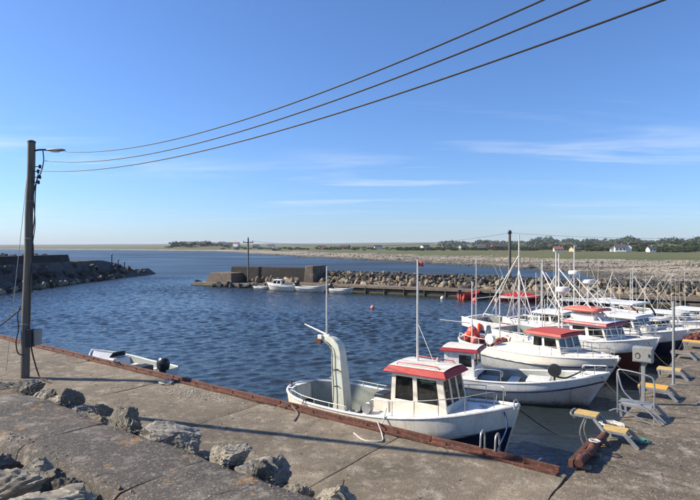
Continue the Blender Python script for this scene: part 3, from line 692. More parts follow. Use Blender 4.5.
# ------------------------------------------------------------------ boats
def cosspace(n): return [0.5 - 0.5 * math.cos(math.pi * k / n) for k in range(n + 1)]
class Hull:
    def __init__(h, L, B, zst, zmid, zbow, zk=-0.45, us=0.3, um=0.45, stern='round', tw=0.8, rake=0.6, fine=2.2, band=0.45, low='navy', top='cream', rail='white', rub='blackstripe', well=(0.04, 0.5), wellz=0.35, deck='greydeck', fore='white', inner=None, camber=0.05, thick=0.07, stripe=0.03):
        h.__dict__.update(locals())
    def sheer(h, u):
        um = 0.38
        return h.zmid + (h.zst - h.zmid) * max(0, (um - u) / um) ** 1.8 + (h.zbow - h.zmid) * max(0, (u - um) / (1 - um)) ** 1.8
    def plan(h, u):
        f = 1.0
        if u > h.um: f = max(0.045, 1 - ((u - h.um) / (1 - h.um)) ** h.fine)
        if u < h.us:
            q = (h.us - u) / h.us
            f *= max(0.03, (1 - q ** 2.3) ** 0.5) if h.stern == 'round' else h.tw + (1 - h.tw) * (1 - q * q)
        return f
    def keel(h, u): return h.zk * (1 - 0.75 * sstep(0.82, 1.0, u))
    def pt(h, u, z, side=1, inset=0.0):
        zs, zk = h.sheer(u), h.keel(u); v = max(0.0, min(1.0, (z - zk) / (zs - zk)))
        zt = zs - h.band * 0.9; w = max(0.0, min(1.0, (z - zk) / (zt - zk)))
        e = lerp(0.34, 0.80, sstep(0.5, 1.0, u))
        if h.stern == 'round': e = lerp(e, 0.6, sstep(0.22, 0.0, u))
        y = max(0.0, h.B / 2 * h.plan(u) * (w ** e) * (0.985 + 0.015 * v) - inset)
        x = -h.L / 2 + h.L * u - h.rake * (1 - v) * sstep(0.62, 1.0, u)
        if h.stern == 'round': x += 0.35 * (1 - v) * sstep(0.3, 0.0, u)
        return Vector((x, side * y, z))
    def build(h, root):
        us = cosspace(44)
        def surf(zlo, zhi, rows):
            mb = MB(); rings = []
            for u in us:
                a, b = zlo(u), zhi(u); ring = [h.pt(u, lerp(a, b, k / rows), 1) for k in range(rows, -1, -1)] + [h.pt(u, lerp(a, b, k / rows), -1) for k in range(rows + 1)]
                rings.append(ring)
            n = 2 * rows + 2
            mb.loft(rings, closed=False, cap0=(h.stern == 'transom'), cap1=False); return mb
        split = lambda u: h.sheer(u) - h.band
        surf(h.keel, lambda u: split(u) + 0.001, 9).build('hull', h.low, root, ang=55, fix=True)
        # bulwark band: two sides
        for side in (1, -1):
            mb = MB(); rings = [[h.pt(u, lerp(split(u), h.sheer(u), k / 5), side) for k in range(6)] for u in us]
            mb.loft(rings, closed=False, cap0=False, cap1=False); o = mb.build('topside', h.top, root, ang=55)
        if h.stern == 'transom':
            mb = MB(); r0 = [h.pt(0, lerp(split(0), h.sheer(0), k / 5), 1) for k in range(6)] + [h.pt(0, lerp(split(0), h.sheer(0), k / 5), -1) for k in range(5, -1, -1)]
            mb.add(r0, [tuple(range(12))]); mb.build('transom', h.top, root)
        mb = MB(); rr = []
        for k in range(13):
            z = lerp(h.keel(1.0) + 0.05, h.sheer(1.0), k / 12); p = h.pt(1.0, z, 1); rr.append([(p.x + 0.012, p.y + 0.012, z), (p.x + 0.03, 0, z), (p.x + 0.012, -p.y - 0.012, z), (p.x - 0.05, 0, z)])
        mb.loft(rr); mb.build('stem', h.top, root)
        # gunwale cap and rub strake
        for side in (1, -1):
            g = MB(); g.tube([h.pt(u, h.sheer(u), side, 0.02) + Vector((0, 0, 0.012)) for u in us], 0.040, 8); g.build('gunwale', h.rail, root)
            if h.stripe: g = MB(); g.tube([h.pt(u, split(u), side, -0.006) for u in us], h.stripe, 6); g.build('rub_rail', h.rub, root)
        # well: inner bulwark and sole
        w0, w1 = h.well; wu = [lerp(w0, w1, k / 24) for k in range(25)]
        def low(u, z, side):
            a, b = h.pt(u, h.sheer(u), side, h.thick + 0.02), h.pt(u, z, side, 0.05); return Vector((b.x, side * min(abs(a.y), abs(b.y)), z))
        if w1 > w0:
            for side in (1, -1):
                mb = MB(); mb.loft([[h.pt(u, h.sheer(u), side, 0.03), h.pt(u, h.sheer(u), side, h.thick), low(u, h.wellz, side)] for u in wu], closed=False, cap0=False, cap1=False)
                mb.build('inner_bulwark', h.inner or h.top, root)
            mb = MB(); mb.loft([[low(u, h.wellz, 1), low(u, h.wellz, -1)] for u in wu], closed=False, cap0=False, cap1=False)
            mb.build('well_deck', h.deck, root)
            mb = MB(); u = w1; zt = h.sheer(u) - 0.02; x = h.pt(u, zt).x
            ys = [(abs(h.pt(u, lerp(zt, h.wellz, k / 5), 1, 0.03).y), lerp(zt, h.wellz, k / 5)) for k in range(6)]
            mb.add([(x, y, z) for y, z in ys] + [(x, -y, z) for y, z in ys[::-1]], [tuple(range(12))])
            mb.build('bulkhead', h.top, root)
        def deckpart(a, b, nm):
            mb = MB(); rings = []
            for k in range(25):
                u = lerp(a, b, k / 24); ring = []
                for j in range(9):
                    w = -1 + 2 * j / 8; p = h.pt(u, h.sheer(u), 1, 0.03); ring.append((p.x, p.y * w, h.sheer(u) - 0.035 + h.camber * (1 - w * w)))
                rings.append(ring)
            mb.loft(rings, closed=False, cap0=False, cap1=False); mb.build(nm, h.fore, root)
        deckpart(w1, 0.995, 'foredeck')
        if w0 > 0.02: deckpart(0.004, w0, 'aft_deck')

def panel(root, name, quad, a0, a1, h0, h1, thick, m, rad=0.12, frame=None, fw=0.03, off=0.0):
    """rounded panel on a wall quad (bl, br, tr, tl); proud by thick along the quad normal; a frame ring as its child"""
    bl, br, tr, tl = [Vector(p) for p in quad]; nrm = (br - bl).cross(tl - bl).normalized()
    wid = (br - bl).length; hgt = (tl - bl).length
    def at(a, hh): return bl.lerp(br, a).lerp(tl.lerp(tr, a), hh)
    def outline(e):
        A0, A1, H0, H1 = a0 - e / wid, a1 + e / wid, h0 - e / hgt, h1 + e / hgt
        ra = rad * (A1 - A0); rh = rad * (A1 - A0) * wid / hgt; pts = []
        for (ca, ch, st) in ((A1 - ra, H1 - rh, 0), (A0 + ra, H1 - rh, 90), (A0 + ra, H0 + rh, 180), (A1 - ra, H0 + rh, 270)):
            for k in range(4):
                q = R(st + 30 * k); pts.append(at(ca + ra * math.cos(q), ch + rh * math.sin(q)))
        return pts
    o = outline(0); mb = MB(); mb.loft([[p + nrm * (off - 0.01) for p in o], [p + nrm * (off + thick) for p in o]])
    w = mb.build(name, m, root)
    if frame:
        f = outline(fw); mb = MB(); k = len(o); vs = [p + nrm * (off - 0.01) for p in f] + [p + nrm * (off + thick + 0.006) for p in f] + [p + nrm * (off + thick + 0.006) for p in o] + [p + nrm * (off + thick - 0.004) for p in o]
        fs = [(r * k + j, r * k + (j + 1) % k, (r + 1) * k + (j + 1) % k, (r + 1) * k + j) for r in range(3) for j in range(k)]
        mb.add(vs, fs); mb.build('frame', frame, w)
    return w

def cabin(root, x0, x1, yb, yt, z0, z1, ra=0.0, rf=0.18, wall='white', sides=((0.08, 0.48), (0.56, 0.96)), front=2, aft=(), hw=(0.42, 0.88), roof='red', top='white', ov=0.09, ovf=0.16, ova=0.12, th=0.13, flare=0.05, frame='white', door=True, taper=0.0):
    A = [Vector((x0, -yb, z0)), Vector((x1, -yb * (1 - taper), z0)), Vector((x1, yb * (1 - taper), z0)), Vector((x0, yb, z0))]
    T = [Vector((x0 + ra, -yt, z1)), Vector((x1 - rf, -yt * (1 - taper), z1)), Vector((x1 - rf, yt * (1 - taper), z1)), Vector((x0 + ra, yt, z1))]
    L_ = lambda f: [p.lerp(q, f) for p, q in zip(A, T)]
    mb = MB(); mb.loft([A, L_(hw[0])]); mb.build('cabin_wall', wall, root, bevel=0.015)
    mb = MB(); mb.loft([L_(hw[1]), T]); mb.build('cabin_header', wall, root, bevel=0.010)
    SR = (A[0], A[1], T[1], T[0]); SL = (A[2], A[3], T[3], T[2]); FR = (A[1], A[2], T[2], T[1]); AF = (A[3], A[0], T[0], T[3])
    fr = [(0.03 + k / front, (k + 1) / front - 0.03) for k in range(front)]
    aw = list(aft) + ([(0.30, 0.70)] if door else [])
    def face(quad, wins, nm, e0):
        bl, br, tr, tl = [Vector(p) for p in quad]; nrm = (br - bl).cross(tl - bl).normalized()
        cuts = [0.0] + [v for w_ in sorted(wins) for v in w_] + [1.0]
        for k in range(0, len(cuts), 2):        # solid posts between the panes
            a_, b_ = cuts[k], cuts[k + 1]
            if b_ - a_ < 0.004: continue
            at = lambda a, f: bl.lerp(br, a).lerp(tl.lerp(tr, a), f)
            o4 = [at(a_ + (e0 if k == 0 else 0), hw[0] - 0.01), at(b_ - (e0 if b_ == 1.0 else 0), hw[0] - 0.01), at(b_ - (e0 if b_ == 1.0 else 0), hw[1] + 0.01), at(a_ + (e0 if k == 0 else 0), hw[1] + 0.01)]
            mb = MB(); mb.loft([[p - nrm * 0.055 for p in o4], [p - nrm * 0.001 for p in o4]]); mb.build('cabin_post', wall, root)
        for (a_, b_) in wins: panel(root, nm, quad, a_, b_, hw[0], hw[1], 0.004, 'pane', 0.10, 'blackstripe', 0.014, -0.03)
    face(SR, sides, 'side_window', 0.0); face(SL, [(1 - b_, 1 - a_) for a_, b_ in sides], 'side_window', 0.0); face(FR, fr, 'front_window', 0.004); face(AF, aw, 'aft_window', 0.004)
    if door: panel(root, 'door', AF, 0.30, 0.70, 0.03, hw[0] - 0.03, 0.012, wall, 0.05, 'blackstripe', 0.012)
    # helm: console and seat seen through the panes
    zf = lerp(z0, z1, hw[0]); mb = MB(); mb.box((x1 - rf - 0.30, 0, zf + 0.02), (0.34, yb * 1.3, 0.16)); mb.build('helm_console', 'darkdeck', root, bevel=0.02)
    mb = MB(); mb.box((lerp(x0, x1, 0.35), yb * 0.3, zf + 0.08), (0.34, 0.36, 0.30)); mb.build('helm_seat', 'blackstripe', root, bevel=0.04)
    mb = MB(); xw = x1 - rf - 0.52; mb.tube([(xw, 0.17 * math.cos(2 * math.pi * k / 14), zf + 0.16 + 0.17 * math.sin(2 * math.pi * k / 14)) for k in range(15)], 0.015, 6); mb.build('wheel', 'blackstripe', root)
    xa, xb = x0 + ra - ova, x1 - rf + ovf; y = yt + ov; yf = yt * (1 - taper) + ov; rings = []
    def ring(e, z): return [(xa - e, -y - e, z), (xb + e, -yf - e, z), (xb + e, yf + e, z), (xa - e, y + e, z)]
    mb = MB(); mb.loft([ring(-0.06, z1 - 0.012), ring(flare, z1 + 0.01), ring(flare, z1 + 0.03), ring(-0.02, z1 + th)]); r = mb.build('roof', roof, root, bevel=0.012)
    if top:
        mb = MB(); rr = []
        nx = 6
        for i in range(nx + 1):
            q = i / nx; rw = []
            for j in range(9):
                s = -1 + 2 * j / 8; x = lerp(xa + 0.03, xb - 0.03, q); yy = (lerp(y, yf, q) - 0.03) * s
                rw.append((x, yy, z1 + th + 0.006 + 0.035 * (1 - s * s)))
            rr.append(rw)
        mb.loft(rr, closed=False, cap0=False, cap1=False)
        mb.build('roof_top', top, r)
    return r

def rail(root, h, u0, u1, hgt, n, r=0.015, m='alu', mids=(1.0,), sides=(1, -1), inset=0.08, close=False, tail=True):
    for side in sides:
        mb = MB(); P = []
        for k in range(n + 1):
            u = lerp(u0, u1, k / n); b = h.pt(u, h.sheer(u), side, inset); P.append(b); mb.tube([b - Vector((0, 0, 0.03)), b + Vector((0, 0, hgt))], r * 0.85, 6)
        for f in mids:
            up = [b + Vector((0, 0, hgt * f)) for b in P]
            if f == 1.0 and tail: up = [P[0] + Vector((-0.06, 0, hgt * 0.5))] + up + [P[-1] + Vector((0.05, 0, hgt * 0.5))]
            mb.tube(curve(up, 4), r, 6)
        mb.build('railing', m, root)
def mast(root, x, y, z0, z1, r=0.03, m='mast', name='mast', lean=0.0):
    mb = MB(); mb.tube([(x, y, z0), (x + lean * 0.5, y, (z0 + z1) / 2), (x + lean, y, z1)], [r, r * 0.9, r * 0.7], 8); return mb.build(name, m, root)
def stay(root, a, b, r=0.012, m='mast', name='stay'):
    mb = MB(); mb.tube([a, b], r, 6); return mb.build(name, m, root)
def radar(root, x, y, z, r=0.28, h=0.2):
    mb = MB(); mb.lathe([(r * 0.3, -0.08), (r * 0.3, 0), (r * 0.92, 0.01), (r, 0.04), (r, h * 0.7), (r * 0.9, h * 0.92), (r * 0.5, h), (0, h + 0.01)], 20, (x, y, z)); return mb.build('radar_dome', 'white', root)
def cleat(root, p):
    mb = MB(); p = Vector(p); mb.tube([p, p + Vector((0, 0, 0.09))], 0.02, 6); mb.tube([p + Vector((-0.1, 0, 0.09)), p + Vector((0.1, 0, 0.09))], 0.018, 6); mb.build('cleat', 'galv', root)
def hauler(root, p, r=0.16, m='white', ax='Y'):
    p = Vector(p); mb = MB(); mb.lathe([(r * 0.45, -0.09), (r, -0.09), (r * 1.02, -0.05), (r * 0.7, 0.0), (r * 1.02, 0.05), (r, 0.09), (r * 0.45, 0.09)], 18, p, Matrix.Rotation(R(90), 4, 'X' if ax == 'Y' else 'Y'))
    mb.tube([p - Vector((0, 0, r * 1.1)), p - Vector((0, 0, 0.6))], 0.04, 6); mb.build('line_hauler', m, root)

def heading(bow, stern):
    d = Vector(bow) - Vector(stern); return math.atan2(d.y, d.x)

# --- the near boat: cream bulwarks over a navy hull, red-roofed wheelhouse
def near_boat():
    c = Q(-5.25, 1.62); root = thing('fishing_boat', 'cream and navy fishing boat with bright red wheelhouse roof moored along the quay', 'boat', c, UA + R(0.0))
    h = Hull(7.35, 2.6, 1.14, 1.06, 1.72, -0.5, us=0.28, um=0.42, stern='round', rake=0.55, fine=3.0, band=0.56, low='navy', top='cream', well=(0.03, 0.46), wellz=0.30, deck='darkdeck', fore='white', inner='well_grey')
    h.build(root)
    # white foot of the stern, in blue
    # wheelhouse
    zc = 1.02
    r = cabin(root, 0.40, 2.12, 0.72, 0.66, zc, 2.23, ra=0.04, rf=0.24, wall='cream', sides=((0.08, 0.42), (0.50, 0.88)), front=3, hw=(0.42, 0.93), roof='red', top='cream', ov=0.03, ovf=0.08, ova=0.14, th=0.17, flare=0.09, taper=0.12)
    # roof rail, hatch and mast
    mb = MB()
    for y in (-0.52, 0.52): mb.tube([(0.5, y, 2.42), (0.55, y, 2.48), (1.7, y * 0.9, 2.48), (1.76, y * 0.9, 2.42)], 0.014, 6)
    mb.build('roof_rail', 'red', root)
    m = mast(root, 0.80, 0.1, 2.40, 5.25, 0.034, 'mast')
    mb = MB(); mb.add([(0.80, 0.1, 5.22), (0.80, 0.1, 5.08), (0.96, 0.16, 5.05), (0.98, 0.05, 5.17)], [(0, 1, 2, 3)]); fl = mb.build('pennant', 'flag', m)
    so = fl.modifiers.new('solid', 'SOLIDIFY'); so.thickness = 0.01
    stay(root, (0.80, 0.1, 3.5), (1.45, -0.1, 2.42), 0.010, 'mast')
    mb = MB(); mb.lathe([(0.05, 0), (0.06, 0.05), (0.03, 0.12), (0, 0.13)], 10, (1.3, 0.35, 2.43)); mb.build('roof_light', 'galv', root)
    # side deck and coaming below wheelhouse
    mb = MB(); mb.box((0.12, -0.66, 1.20), (0.5, 0.12, 0.5)); mb.build('side_screen', 'cream', root, bevel=0.03)
    # rails round the foredeck, nearly to the stem
    rail(root, h, 0.52, 0.93, 0.44, 5, 0.012, 'alu', (1.0,), (1, -1), 0.10)
    rail(root, h, 0.10, 0.40, 0.16, 4, 0.011, 'sage', (1.0,), (1, -1), 0.06)
    # rounded green pillar aft, carrying the derrick
    prof = []
    for (x, z, w, d) in [(-1.74, 0.32, 0.50, 0.38), (-1.77, 1.0, 0.46, 0.37), (-1.83, 1.7, 0.41, 0.35), (-1.89, 2.36, 0.36, 0.31), (-1.94, 2.54, 0.34, 0.30), (-2.10, 2.68, 0.27, 0.27), (-2.36, 2.76, 0.20, 0.22), (-2.56, 2.78, 0.13, 0.18)]: prof.append((x, z, w, d))
    rings = []
    for i, (x, z, w, d) in enumerate(prof):
        a = prof[max(0, i - 1)]; b = prof[min(len(prof) - 1, i + 1)]; t = Vector((b[0] - a[0], 0, b[1] - a[1])).normalized(); nx = Vector((t.z, 0, -t.x))
        rings.append([Vector((x, 0, z)) + nx * (sx * w / 2) + Vector((0, sy * d / 2, 0)) for sx, sy in ((-1, -1), (1, -1), (1, 1), (-1, 1))])
    mb = MB(); mb.loft(rings); pil = mb.build('derrick_pillar', 'sage', root, bevel=0.02, ang=50)
    for z in (1.35, 1.85):
        mb = MB(); mb.tube([(-1.95, -0.17, z), (-1.80, -0.19, z + 0.05), (-1.66, -0.17, z - 0.02)], 0.016, 6); mb.build('pillar_hook', 'rust_dark', pil)
    mast(root, -2.36, 0.0, 2.80, 5.0, 0.028, 'mast', 'aft_mast')
    mb = MB(); mb.tube([(-2.25, 0.0, 2.84), (-3.35, 0.10, 3.10)], [0.035, 0.022], 8); mb.build('boom', 'mast', root)
    mb = MB(); mb.box((-2.52, -0.12, 2.80), (0.16, 0.08, 0.13)); mb.build('lamp', 'white', root, bevel=0.01)
    mb = MB(); mb.lathe([(0.03, -0.05), (0.12, -0.05), (0.08, 0.0), (0.12, 0.05), (0.03, 0.05)], 14, (-2.66, -0.02, 2.66), Matrix.Rotation(R(90), 4, 'X')); mb.build('pulley', 'rust_dark', pil)
    mb = MB(); mb.tube(curve([(-2.3, -0.17, 2.72), (-2.02, -0.20, 2.5), (-1.96, -0.22, 1.9), (-1.90, -0.24, 1.2), (-1.95, -0.28, 0.5)], 6), 0.014, 6); mb.build('hydraulic_hose', 'blackstripe', pil)
    mb = MB(); mb.box((-1.77, 0, 0.36), (0.7, 0.6, 0.05)); mb.build('pillar_flange', 'well_grey', pil, bevel=0.01)
    # stern post, hauler and deck gear
    hauler(root, (-0.15, -0.98, 1.22), 0.14, 'alu')
    mb = MB(); mb.box((-0.25, 0.0, 1.15), (0.35, 0.5, 0.55)); mb.build('engine_box', 'darkmetal', root, bevel=0.03)
    mb = MB(); mb.lathe([(0.20, -0.12), (0.21, 0), (0.20, 0.12), (0.12, 0.13), (0, 0.13)], 16, (-0.28, 0.42, 1.30), Matrix.Rotation(R(90), 4, 'Y')); mb.build('net_drum', 'darkmetal', root)
    for k, (x, y, rr) in enumerate(((-1.05, 0.35, 0.22), (-0.85, -0.1, 0.18), (-1.15, -0.25, 0.15))):
        mb = MB(); mb.lathe([(rr, 0), (rr * 1.05, 0.2), (rr, 0.34), (rr * 0.8, 0.35), (rr * 0.8, 0.1), (0, 0.1)], 14, (x, y, 0.43)); mb.build('bucket', ('darkmetal', 'blackstripe', 'greydeck')[k], root)
    # stem fairlead and cleats
    mb = MB(); p = h.pt(0.985, h.sheer(0.985), 1); mb.tube(curve([(3.62, 0.18, 1.66), (3.58, 0.1, 1.82), (3.58, -0.1, 1.82), (3.62, -0.18, 1.66)], 5), 0.02, 6); mb.build('bow_roller', 'alu', root)
    cleat(root, (2.75, 0, 1.46)); cleat(root, (-3.3, -0.6, 1.1)); cleat(root, (-3.3, 0.6, 1.1))
    mb = MB(); mb.bar((-3.62, -0.25, 1.08), (-3.62, -0.25, 1.30), 0.05, 0.05, (1, 0, 0)); mb.build('stern_post', 'rust_dark', root, bevel=0.005)
    return root, h
nb, nbh = near_boat()

def world_of(root, p): return Matrix.Translation(root.location) @ Matrix.Rotation(root.rotation_euler.z, 4, 'Z') @ Vector(p)
def rope(pts, r, m, label, name='mooring_rope', cat='rope', group=None, n=7):
    mb = MB(); mb.tube(curve(pts, n), r, 6); o = mb.build(name, m); return tag(o, label, cat, group)

# --- second boat: pale grey open boat with a small aft wheelhouse
def open_boat():
    bow = Vector((9.0, 18.35, 0)); stern = Vector((2.75, 21.45, 0)); L = (bow - stern).length
    root = thing('open_boat', 'pale grey open boat with small white wheelhouse and maroon roof edge', 'boat', (bow + stern) / 2, heading(bow, stern))
    h = Hull(L, 2.3, 0.80, 0.72, 1.22, -0.4, us=0.3, um=0.45, stern='round', rake=0.75, fine=2.6, band=0.30, low='greyhull', top='greyhull', rail='white', rub='navy', well=(0.36, 0.83), wellz=0.2, deck='darkdeck', fore='white', inner='well_grey', stripe=0.028)
    h.build(root)
    cabin(root, -L / 2 + 1.25, -L / 2 + 2.45, 0.62, 0.58, 0.68, 1.62, 0.02, 0.06, 'white', ((0.50, 0.92),), 2, hw=(0.42, 0.88), roof='darkred', top='cream', ov=0.08, ovf=0.16, ova=0.12, th=0.13, flare=0.06)
    rail(root, h, 0.38, 0.50, 0.42, 1, 0.018, 'alu', (1.0,), (-1,), 0.05)
    rail(root, h, 0.88, 0.985, 0.26, 2, 0.014, 'alu', (1.0,), (1, -1), 0.05)
    mb = MB(); mb.box((0.2, 0, 0.52), (0.35, 2.0, 0.05)); mb.build('thwart', 'white', root, bevel=0.01)
    mb = MB(); mb.box((1.15, 0.1, 0.60), (0.8, 0.9, 0.35)); mb.build('locker', 'white', root, bevel=0.03)
    mb = MB(); mb.box((-0.7, 0.2, 0.42), (0.7, 0.7, 0.34)); mb.build('fish_box', 'greydeck', root, bevel=0.02)
    # winch with a dark hood and an arm
    mb = MB(); mb.tube([(1.75, -0.55, 0.7), (1.75, -0.55, 1.10)], 0.035, 8); mb.build('winch_post', 'darkmetal', root)
    mb = MB(); mb.lathe([(0.06, -0.10), (0.21, -0.09), (0.235, 0.0), (0.21, 0.09), (0.06, 0.10)], 18, (1.75, -0.55, 1.26), Matrix.Rotation(R(90), 4, 'X')); mb.build('winch_drum', 'darkmetal', root)
    mb = MB(); mb.tube(curve([(1.78, -0.55, 1.05), (2.1, -0.52, 1.02), (2.4, -0.45, 1.16), (2.62, -0.4, 1.30)], 5), 0.03, 8); mb.lathe([(0.02, -0.06), (0.085, -0.03), (0.085, 0.04), (0.02, 0.07)], 10, (2.66, -0.4, 1.33)); mb.build('winch_arm', 'darkmetal', root)
    cleat(root, (L / 2 - 0.7, 0, 1.02))
    return root, h
ob, obh = open_boat()

def float_buoy(p, r, m, label, group=None):
    root = thing('float_buoy', label, 'buoy', p, 0, group)
    mb = MB(); mb.lathe([(r * 0.15, -r), (r * 0.6, -r * 0.82), (r * 0.93, -r * 0.4), (r, 0), (r * 0.93, r * 0.42), (r * 0.62, r * 0.85), (r * 0.25, r * 1.08), (r * 0.14, r * 1.12)], 16); mb.build('float', m, root)
    mb = MB(); mb.lathe([(r * 0.16, r * 1.08), (r * 0.2, r * 1.28), (r * 0.1, r * 1.34), (0, r * 1.35)], 10); mb.build('eye', 'rope_blue', root)
    return root

# --- third boat: cream-decked with faded red cabin roof and a stern full of nets
def decked_boat():
    bow = Vector((10.35, 20.35, 0)); stern = Vector((6.0, 26.9, 0)); bow = Vector((10.5, 20.6, 0)); stern = Vector((5.9, 27.0, 0)); L = (bow - stern).length
    root = thing('decked_boat', 'cream decked fishing boat with faded red cabin roof and nets in its stern', 'boat', (bow + stern) / 2, heading(bow, stern))
    h = Hull(L, 2.9, 1.10, 1.02, 1.25, -0.5, us=0.22, um=0.5, stern='round', rake=0.8, fine=2.6, band=0.36, low='greyhull', top='cream_deck', rail='white', rub='navy', well=(0.03, 0.33), wellz=0.55, deck='wood', fore='cream_deck', camber=0.16, inner='cream')
    h.build(root)
    cabin(root, 0.5, 1.95, 0.80, 0.74, 1.10, 1.86, 0.02, 0.22, 'cream', ((0.06, 0.38), (0.46, 0.90)), 3, hw=(0.36, 0.88), roof='orange_red', top='orange_red', ov=0.12, ovf=0.22, ova=0.26, th=0.13, flare=0.06)
    rail(root, h, 0.66, 0.96, 0.40, 5, 0.014, 'alu', (1.0, 0.5), (1, -1), 0.10)
    rail(root, h, 0.08, 0.32, 0.34, 4, 0.014, 'mast', (1.0,), (1, -1), 0.06)
    # nets and gear heap in the well
    for k, (x, y, s) in enumerate(((-3.0, 0.2, 0.6), (-2.4, -0.4, 0.5), (-2.1, 0.5, 0.55), (-1.6, -0.1, 0.5))):
        bm = bmesh.new(); bmesh.ops.create_icosphere(bm, subdivisions=4, radius=1)
        for v in bm.verts: v.co *= 1 + 0.28 * mnoise.fractal(v.co * 3 + Vector((k, 0, 0)), 0.7, 2.1, 5)
        me = bpy.data.meshes.new('net_heap'); bm.to_mesh(me); bm.free(); me.materials.append(M['net'])
        o = bpy.data.objects.new('net_heap', me); COL.objects.link(o); o.parent = root; o.location = (x, y, 0.72); o.scale = (s, s * 0.8, 0.42)
    hauler(root, (-1.55, -1.0, 1.35), 0.24, 'white')
    # net drum pillar
    mb = MB(); mb.lathe([(0.20, 0), (0.20, 0.7), (0.14, 1.0), (0.10, 1.25), (0, 1.27)], 14, (-2.15, -0.4, 0.6)); mb.build('hauler_pillar', 'galv', root)
    # goalpost gallows aft
    mb = MB()
    mast(root, -2.6, 1.0, 0.6, 3.55, 0.035, 'mast', 'gallows_post'); mast(root, -2.6, -1.05, 0.6, 3.95, 0.035, 'mast', 'gallows_post')
    mb.tube([(-2.6, -1.05, 2.20), (-2.6, 1.0, 2.20)], 0.03, 8); mb.build('crossbar', 'mast', root)
    mb = MB(); mb.tube([(-2.75, -1.0, 1.95), (-3.9, -1.9, 2.05)], 0.025, 8); mb.build('boom', 'mast', root)
    return root, h
db, dbh = decked_boat()
wm = lambda p: world_of(db, p)
for p, r_, m_, lab in (((-2.75, -0.85, 1.50), 0.27, 'buoy', 'orange-red float hanging highest at the stern of the cream decked boat'), ((-3.1, -0.75, 1.22), 0.25, 'buoy', 'orange-red float leaning on the stern rail of the cream decked boat'), ((-2.35, -1.12, 1.18), 0.19, 'buoy_pink', 'small faded pink float beside the white line hauler'), ((-2.85, -0.5, 1.30), 0.22, 'buoy', 'orange-red float lying behind the others on the nets')):
    float_buoy(wm(p), r_, m_, lab)

# --- fourth boat: white topsides over maroon hull, red wheelhouse roof, salmon upper roof, tall rig
def rig(root, x, zb, ztop, spread=0.9, back=1.2, m='mast', rm=0.045, cross=None):
    mast(root, x, 0, zb, ztop, rm, m)
    for s in (-1, 1): stay(root, (x, 0, lerp(zb, ztop, 0.72)), (x - back, s * spread, zb - 0.1), 0.026, m, 'rig_leg')
    stay(root, (x, 0, ztop - 0.3), (x + back * 1.5, 0, zb), 0.008, m)
    if cross: mb = MB(); mb.tube([(x, -cross, lerp(zb, ztop, 0.5)), (x, cross, lerp(zb, ztop, 0.5))], 0.022, 6); mb.build('crosstree', m, root)

